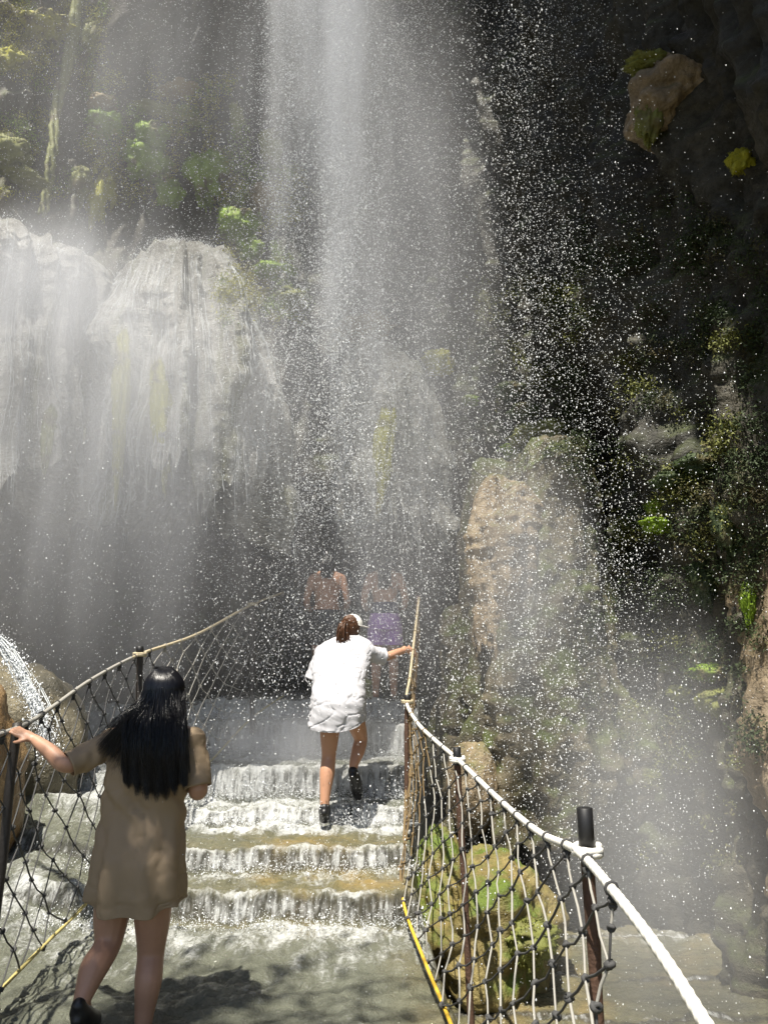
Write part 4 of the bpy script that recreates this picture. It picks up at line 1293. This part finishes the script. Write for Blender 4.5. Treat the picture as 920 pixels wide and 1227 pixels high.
tt = [(kx, (j + 1) % 40, j) for j in range(40)] + [(kx + 1, (nr - 1) * 40 + j, (nr - 1) * 40 + (j + 1) % 40) for j in range(40)]
mb.add(v_, q_, np.array(tt))
eR2, wR2 = V3(462, 787, 6.98), V3(487, 778, 7.18)
gR2 = V3(495, 776, 7.25)
mb.add(*capsule([sR2, (sR2 + eR2) / 2, eR2, (eR2 + wR2) / 2, wR2], [.052, .045, .04, .036, .026]))
hand(mb, wR2, gR2 + np.array([.02, .03, 0]), (0, .35, .94), (.1, -1, 0), 1.05, 1, 1.0)
eL2, wL2 = V3(376, 813, Ys2 + .02), V3(386, 822, Ys2 + .22)
mb.add(*capsule([sL2, (sL2 + eL2) / 2, eL2, (eL2 + wL2) / 2, wL2], [.052, .045, .04, .034, .026]))
hand(mb, wL2, wL2 + np.array([.05, .06, 0]), (.3, -.3, .9), (-.5, -.5, 0), 1.0, 1, .9)
hL2, hR2 = V3(397, 850, Yh), V3(419, 850, Yh + .03)
kL2, aL2 = V3(394, 906, Yh + .03), V3(389, 966, Yh - .06)
kR2, aR2 = V3(432, 885, Yh + .27), V3(423, 922, Yh + .16)
mb.add(*capsule([hL2, V3(395, 880, Yh + .02), kL2, V3(392, 926, Yh - .01), V3(390, 948, Yh - .04), aL2], [.095, .080, .060, .062, .046, .037]))
mb.add(*capsule([hR2, V3(427, 868, Yh + .16), kR2, V3(429, 900, Yh + .22), V3(425, 912, Yh + .18), aR2], [.095, .080, .060, .058, .044, .036]))
f1 = aL2 + np.array([-.01, .13, -.085]); f2 = V3(429, 950, Yh + .30)
mb.add(*capsule([aL2, aL2 + np.array([0, .04, -.05]), f1], [.036, .036, .028]))
mb.add(*capsule([aR2, aR2 * .6 + f2 * .4, f2], [.036, .036, .028]))
remesh('body', mb, .0058, M_skin2, W2)
for a, f in ((aL2, f1), (aR2, f2)):
    mb = MB()
    hl = a + np.array([0, -.035, -.045])
    mb.add(*capsule([a + np.array([0, -.012, -.012]), a * .5 + f * .5 + np.array([0, 0, -.006]), f + np.array([0, .035, -.012])], [.043, .050, .040]))
    mb.add(*capsule([hl, hl * .4 + f * .6 + np.array([0, 0, -.03]), f + np.array([0, .04, -.032])], [.036, .044, .038]))
    remesh('shoe', mb, .007, M_shoe, W2, 3)
eyes(hd2, 1.0, (.5, .85, -.1), (.86, -.5, 0), W2)
tab = [(762, 405, 431, .065, .29), (767, 394, 441, .09, .26), (774, 383, 447, .115, .235), (786, 377, 446, .135, .20), (802, 374, 441, .15, .13), (820, 375, 438, .165, .06),
       (838, 373, 438, .18, .0), (855, 371, 438, .185, -.01), (868, 369, 438, .184, -.005), (876, 369, 438, .186, -.005)]
Vd = loft(smooth_rows(dressrows(tab, Yh), 16), 200, sq=2.3)
n_, m_, _ = Vd.shape
t = np.linspace(0, 1, n_)[:, None]; ph = np.linspace(0, 2 * np.pi, m_, endpoint=False)[None, :]
out = Vd - Vd.mean(axis=1, keepdims=True); out[..., 2] = 0; out /= np.linalg.norm(out, axis=2, keepdims=True)
hw = np.sin(Vd[..., 2] * 75 + Vd[..., 0] * 14 + 5 * fbm(Vd[..., 0] * 3, Vd[..., 1] * 3, Vd[..., 2] * 3, 3))
cr = np.abs(fbm(Vd[..., 0] * 4 + Vd[..., 2] * 2, Vd[..., 1] * 4, Vd[..., 2] * 7 - Vd[..., 0] * 3, 3))
fold = fbm((Vd[..., 0] + .35 * Vd[..., 2]) * 13, Vd[..., 1] * 6, (Vd[..., 2] - .3 * Vd[..., 0]) * 2.2, 3)
drag = fbm(Vd[..., 0] * 2.2, Vd[..., 1] * 3, (Vd[..., 2] + .5 * Vd[..., 0]) * 15, 3)
wr = fold * .013 + drag * .008 * sstep(.25, .5, t) * (1 - sstep(.75, .95, t)) - np.exp(-(cr / .06) ** 2) * .007 + hw * .0015 * sstep(.3, .6, t) + np.sin(ph * 7 + 4 * fbm(Vd[..., 0] * 3, 0, Vd[..., 2] * 3)) * .005 * sstep(.5, 1, t)
Vd = Vd + out * wr[..., None]
Vd[..., 2] += sstep(.82, 1, t) * (.085 * np.clip(np.cos(ph), 0, 1) ** 2 + .03 * np.clip(-np.cos(ph), 0, 1) ** 3)
mb = MB(); mb.add(*wrap_shell(Vd))
def puff(a, b, r0, r1, seed):
    V, Q = sleeve(a, b, r0, r1, .01, seed); return V, Q
mb.add(*puff(sR2 + np.array([-.03, 0, .0]), sR2 * .15 + eR2 * .85, .078, .070, 3))
mb.add(*puff(sL2 + np.array([.03, 0, .0]), eL2, .075, .080, 8)); mb.add(*puff(eL2 - np.array([0, .03, -.03]), eL2 * .4 + wL2 * .6, .075, .06, 9))
mb.add(*ellipsoid(sR2 + np.array([-.02, -.01, -.0]), (.075, .078, .075), 24, 16)); mb.add(*ellipsoid(sL2 + np.array([.02, -.01, -.0]), (.074, .078, .075), 24, 16))
o = mb.build('shirt', M_shirt, W2)
sm = o.modifiers.new('t', 'SOLIDIFY'); sm.thickness = .005; sm.offset = 0
a_ = np.linspace(0, 2 * np.pi, 40); cc = V3(418, 763, Ys2 + .03)
MB().add(*tube(cc + np.stack([np.cos(a_) * .068, np.sin(a_) * .07, .010 * np.sin(a_)], -1), .018, 8, cap=False, squash=((0, 1, 0), .5))).build('collar', M_shirt, o)
mb = MB()
V, Q, T = ellipsoid(hd2 + np.array([0, -.01, .004]), (.083, .098, .112), 30, 20)
keep = (V[:, 1] < hd2[1] + .04)
V[~keep] = hd2 + (V[~keep] - hd2) * .75
mb.add(V, Q, T)
rg = np.random.default_rng(21)
bun = hd2 + np.array([-.045, -.105, .035])
for q in range(500):
    a, el = rg.uniform(-math.pi, 0), rg.uniform(-.7, 1.2)
    r0 = hd2 + np.array([math.cos(a) * math.cos(el) * .084, math.sin(a) * math.cos(el) * .099, math.sin(el) * .113]) + np.array([0, -.01, .004])
    mid_ = (r0 + bun) / 2; d = mid_ - hd2; mid_ = hd2 + d / np.linalg.norm(d) * .108
    mb.add(*tube(catmull([r0, mid_, bun + rg.normal(0, .012, 3)], 5), .004, 4, cap=False))
for q in range(260):                                                      # ponytail
    e = bun + np.array([rg.normal(-.02, .022), rg.normal(-.035, .015), -.15 + rg.normal(0, .03)])
    mb.add(*tube(catmull([bun + rg.normal(0, .012, 3), bun * .5 + e * .5 + np.array([-.012, -.03, .03]) + rg.normal(0, .012, 3), e], 6), .0042, 4))
mb.build('hair', M_brownhair, W2)
# white cap with a brim turned to the right
mb = MB()
V, Q, T = ellipsoid((0, 0, 0), (.094, .104, .108), 36, 24)
V[:, 2] = np.maximum(V[:, 2], .018)
mb.add(V, Q, T)
bp = ellipsoid((0, .12, .025), (.075, .085, .007), 24, 12); mb.add(*bp)
o = mb.build('cap', M_cap)
o.location = Vector(hd2 + np.array([.012, .012, .014])); o.rotation_euler = (math.radians(-8), math.radians(10), math.radians(-40))
bpy.context.view_layer.update()
o.parent = W2; o.matrix_parent_inverse = W2.matrix_basis.inverted()


# --- two bathers in the mist at the top of the steps
def bather(px, Y, zf, hgt, label, shorts, band, hairlen, skin, seed):
    ft = V3(px, 830, Y); ft[2] = zf
    s = hgt / 1.7
    W = empty('person', tuple(ft), label, 'person')
    q = lambda x, y, z: ft + np.array([x, y, z]) * s
    mb = MB()
    h = q(0, .02, 1.58)
    mb.add(*ellipsoid(h, (.076 * s, .092 * s, .112 * s)))
    face(mb, h, s, (0, 1, 0), (1, 0, 0))
    mb.add(*capsule([q(0, .01, 1.53), q(0, 0, 1.44), q(0, 0, 1.36)], [.052 * s, .052 * s, .08 * s]))
    mb.add(*capsule([q(-.165, 0, 1.37), q(0, 0, 1.41), q(.165, 0, 1.37)], [.052 * s, .065 * s, .052 * s]))
    R = [(q(0, 0, 1.40), .15 * s, .08 * s), (q(0, 0, 1.30), .165 * s, .11 * s), (q(0, 0, 1.10), .135 * s, .10 * s), (q(0, 0, .98), .155 * s, .11 * s), (q(0, 0, .85), .175 * s, .125 * s), (q(0, 0, .80), .15 * s, .11 * s)]
    Vt = loft(smooth_rows(R, 6), 40); v_, q_ = wrap_shell(Vt); kx = len(v_); nr = Vt.shape[0]
    v_ = np.concatenate([v_, [Vt[0].mean(0)], [Vt[-1].mean(0)]])
    tt = [(kx, (j + 1) % 40, j) for j in range(40)] + [(kx + 1, (nr - 1) * 40 + j, (nr - 1) * 40 + (j + 1) % 40) for j in range(40)]
    mb.add(v_, q_, np.array(tt))
    for d in (-1, 1):
        mb.add(*capsule([q(d * .175, 0, 1.36), q(d * .215, 0, 1.22), q(d * .235, .03, 1.09), q(d * .20, .14, 1.02), q(d * .14, .22, 1.06)], [.05 * s, .045 * s, .04 * s, .034 * s, .026 * s]))
        hand(mb, q(d * .14, .22, 1.06), q(d * .07, .27, 1.10), (.2 * d, -.3, .9), (d * .6, .7, 0), s, 1, .7)
        mb.add(*capsule([q(d * .09, 0, .84), q(d * .095, .0, .66), q(d * .095, .01, .47), q(d * .098, -.015, .33), q(d * .1, -.01, .18), q(d * .1, -.01, .08)], [.095 * s, .085 * s, .06 * s, .058 * s, .044 * s, .036 * s]))
        mb.add(*capsule([q(d * .1, -.02, .06), q(d * .105, .06, .04), q(d * .115, .16, .028)], [.038 * s, .036 * s, .026 * s]))
    remesh('body', mb, .008, skin, W, 4)
    mb = MB()
    R = [(q(0, 0, 1.0), .155 * s, .118 * s), (q(0, 0, .93), .172 * s, .13 * s), (q(0, 0, .84), .193 * s, .145 * s), (q(0, 0, .77), .196 * s, .14 * s)]
    mb.add(*wrap_shell(loft(smooth_rows(R, 6), 48)))
    for d in (-1, 1):
        mb.add(*tube(np.array([q(d * .088, 0, .86), q(d * .095, 0, .74), q(d * .098, 0, .60)]), np.array([.105, .105, .107]) * s, 24, cap=False))
    mb.build('shorts', shorts, W)
    if band is not None:
        MB().add(*wrap_shell(loft([(q(0, 0, 1.08), .143 * s, .110 * s), (q(0, 0, 1.02), .156 * s, .120 * s), (q(0, 0, .955), .172 * s, .131 * s)], 48))).build('waistband', band, W)
    mb = MB()
    V, Q, T = ellipsoid(h + np.array([0, -.012, .01]) * s, (.088 * s, .1 * s, .12 * s), 28, 20)
    kp = V[:, 1] < h[1] + .04
    V[~kp] = h + (V[~kp] - h) * .75
    mb.add(V, Q, T)
    rg = np.random.default_rng(seed)
    for _ in range(260):
        a = rg.uniform(-math.pi, 0)
        p0 = h + np.array([math.cos(a) * .08, math.sin(a) * .095, rg.uniform(-.02, .06)]) * s
        e = h + np.array([rg.normal(0, .028), -.125 + rg.normal(0, .01), -hairlen * rg.uniform(.75, 1)]) * s
        mb.add(*tube(catmull([p0, p0 * .5 + e * .5 + np.array([0, -.04, .0]), e], 5), .006, 4))
    mb.build('hair', M_hair, W)
    eyes(h, s, (0, 1, 0), (1, 0, 0), W)


bather(461, 8.8, 1.38, 1.70, 'person in purple shorts with bare back standing in the mist', M_purple, M_navy, .36, M_skin2, 41)
bather(390, 9.0, 1.38, 1.72, 'faint bare backed person almost hidden by falling water left of the purple shorts', M_shoe, None, .22, M_skin2, 42)
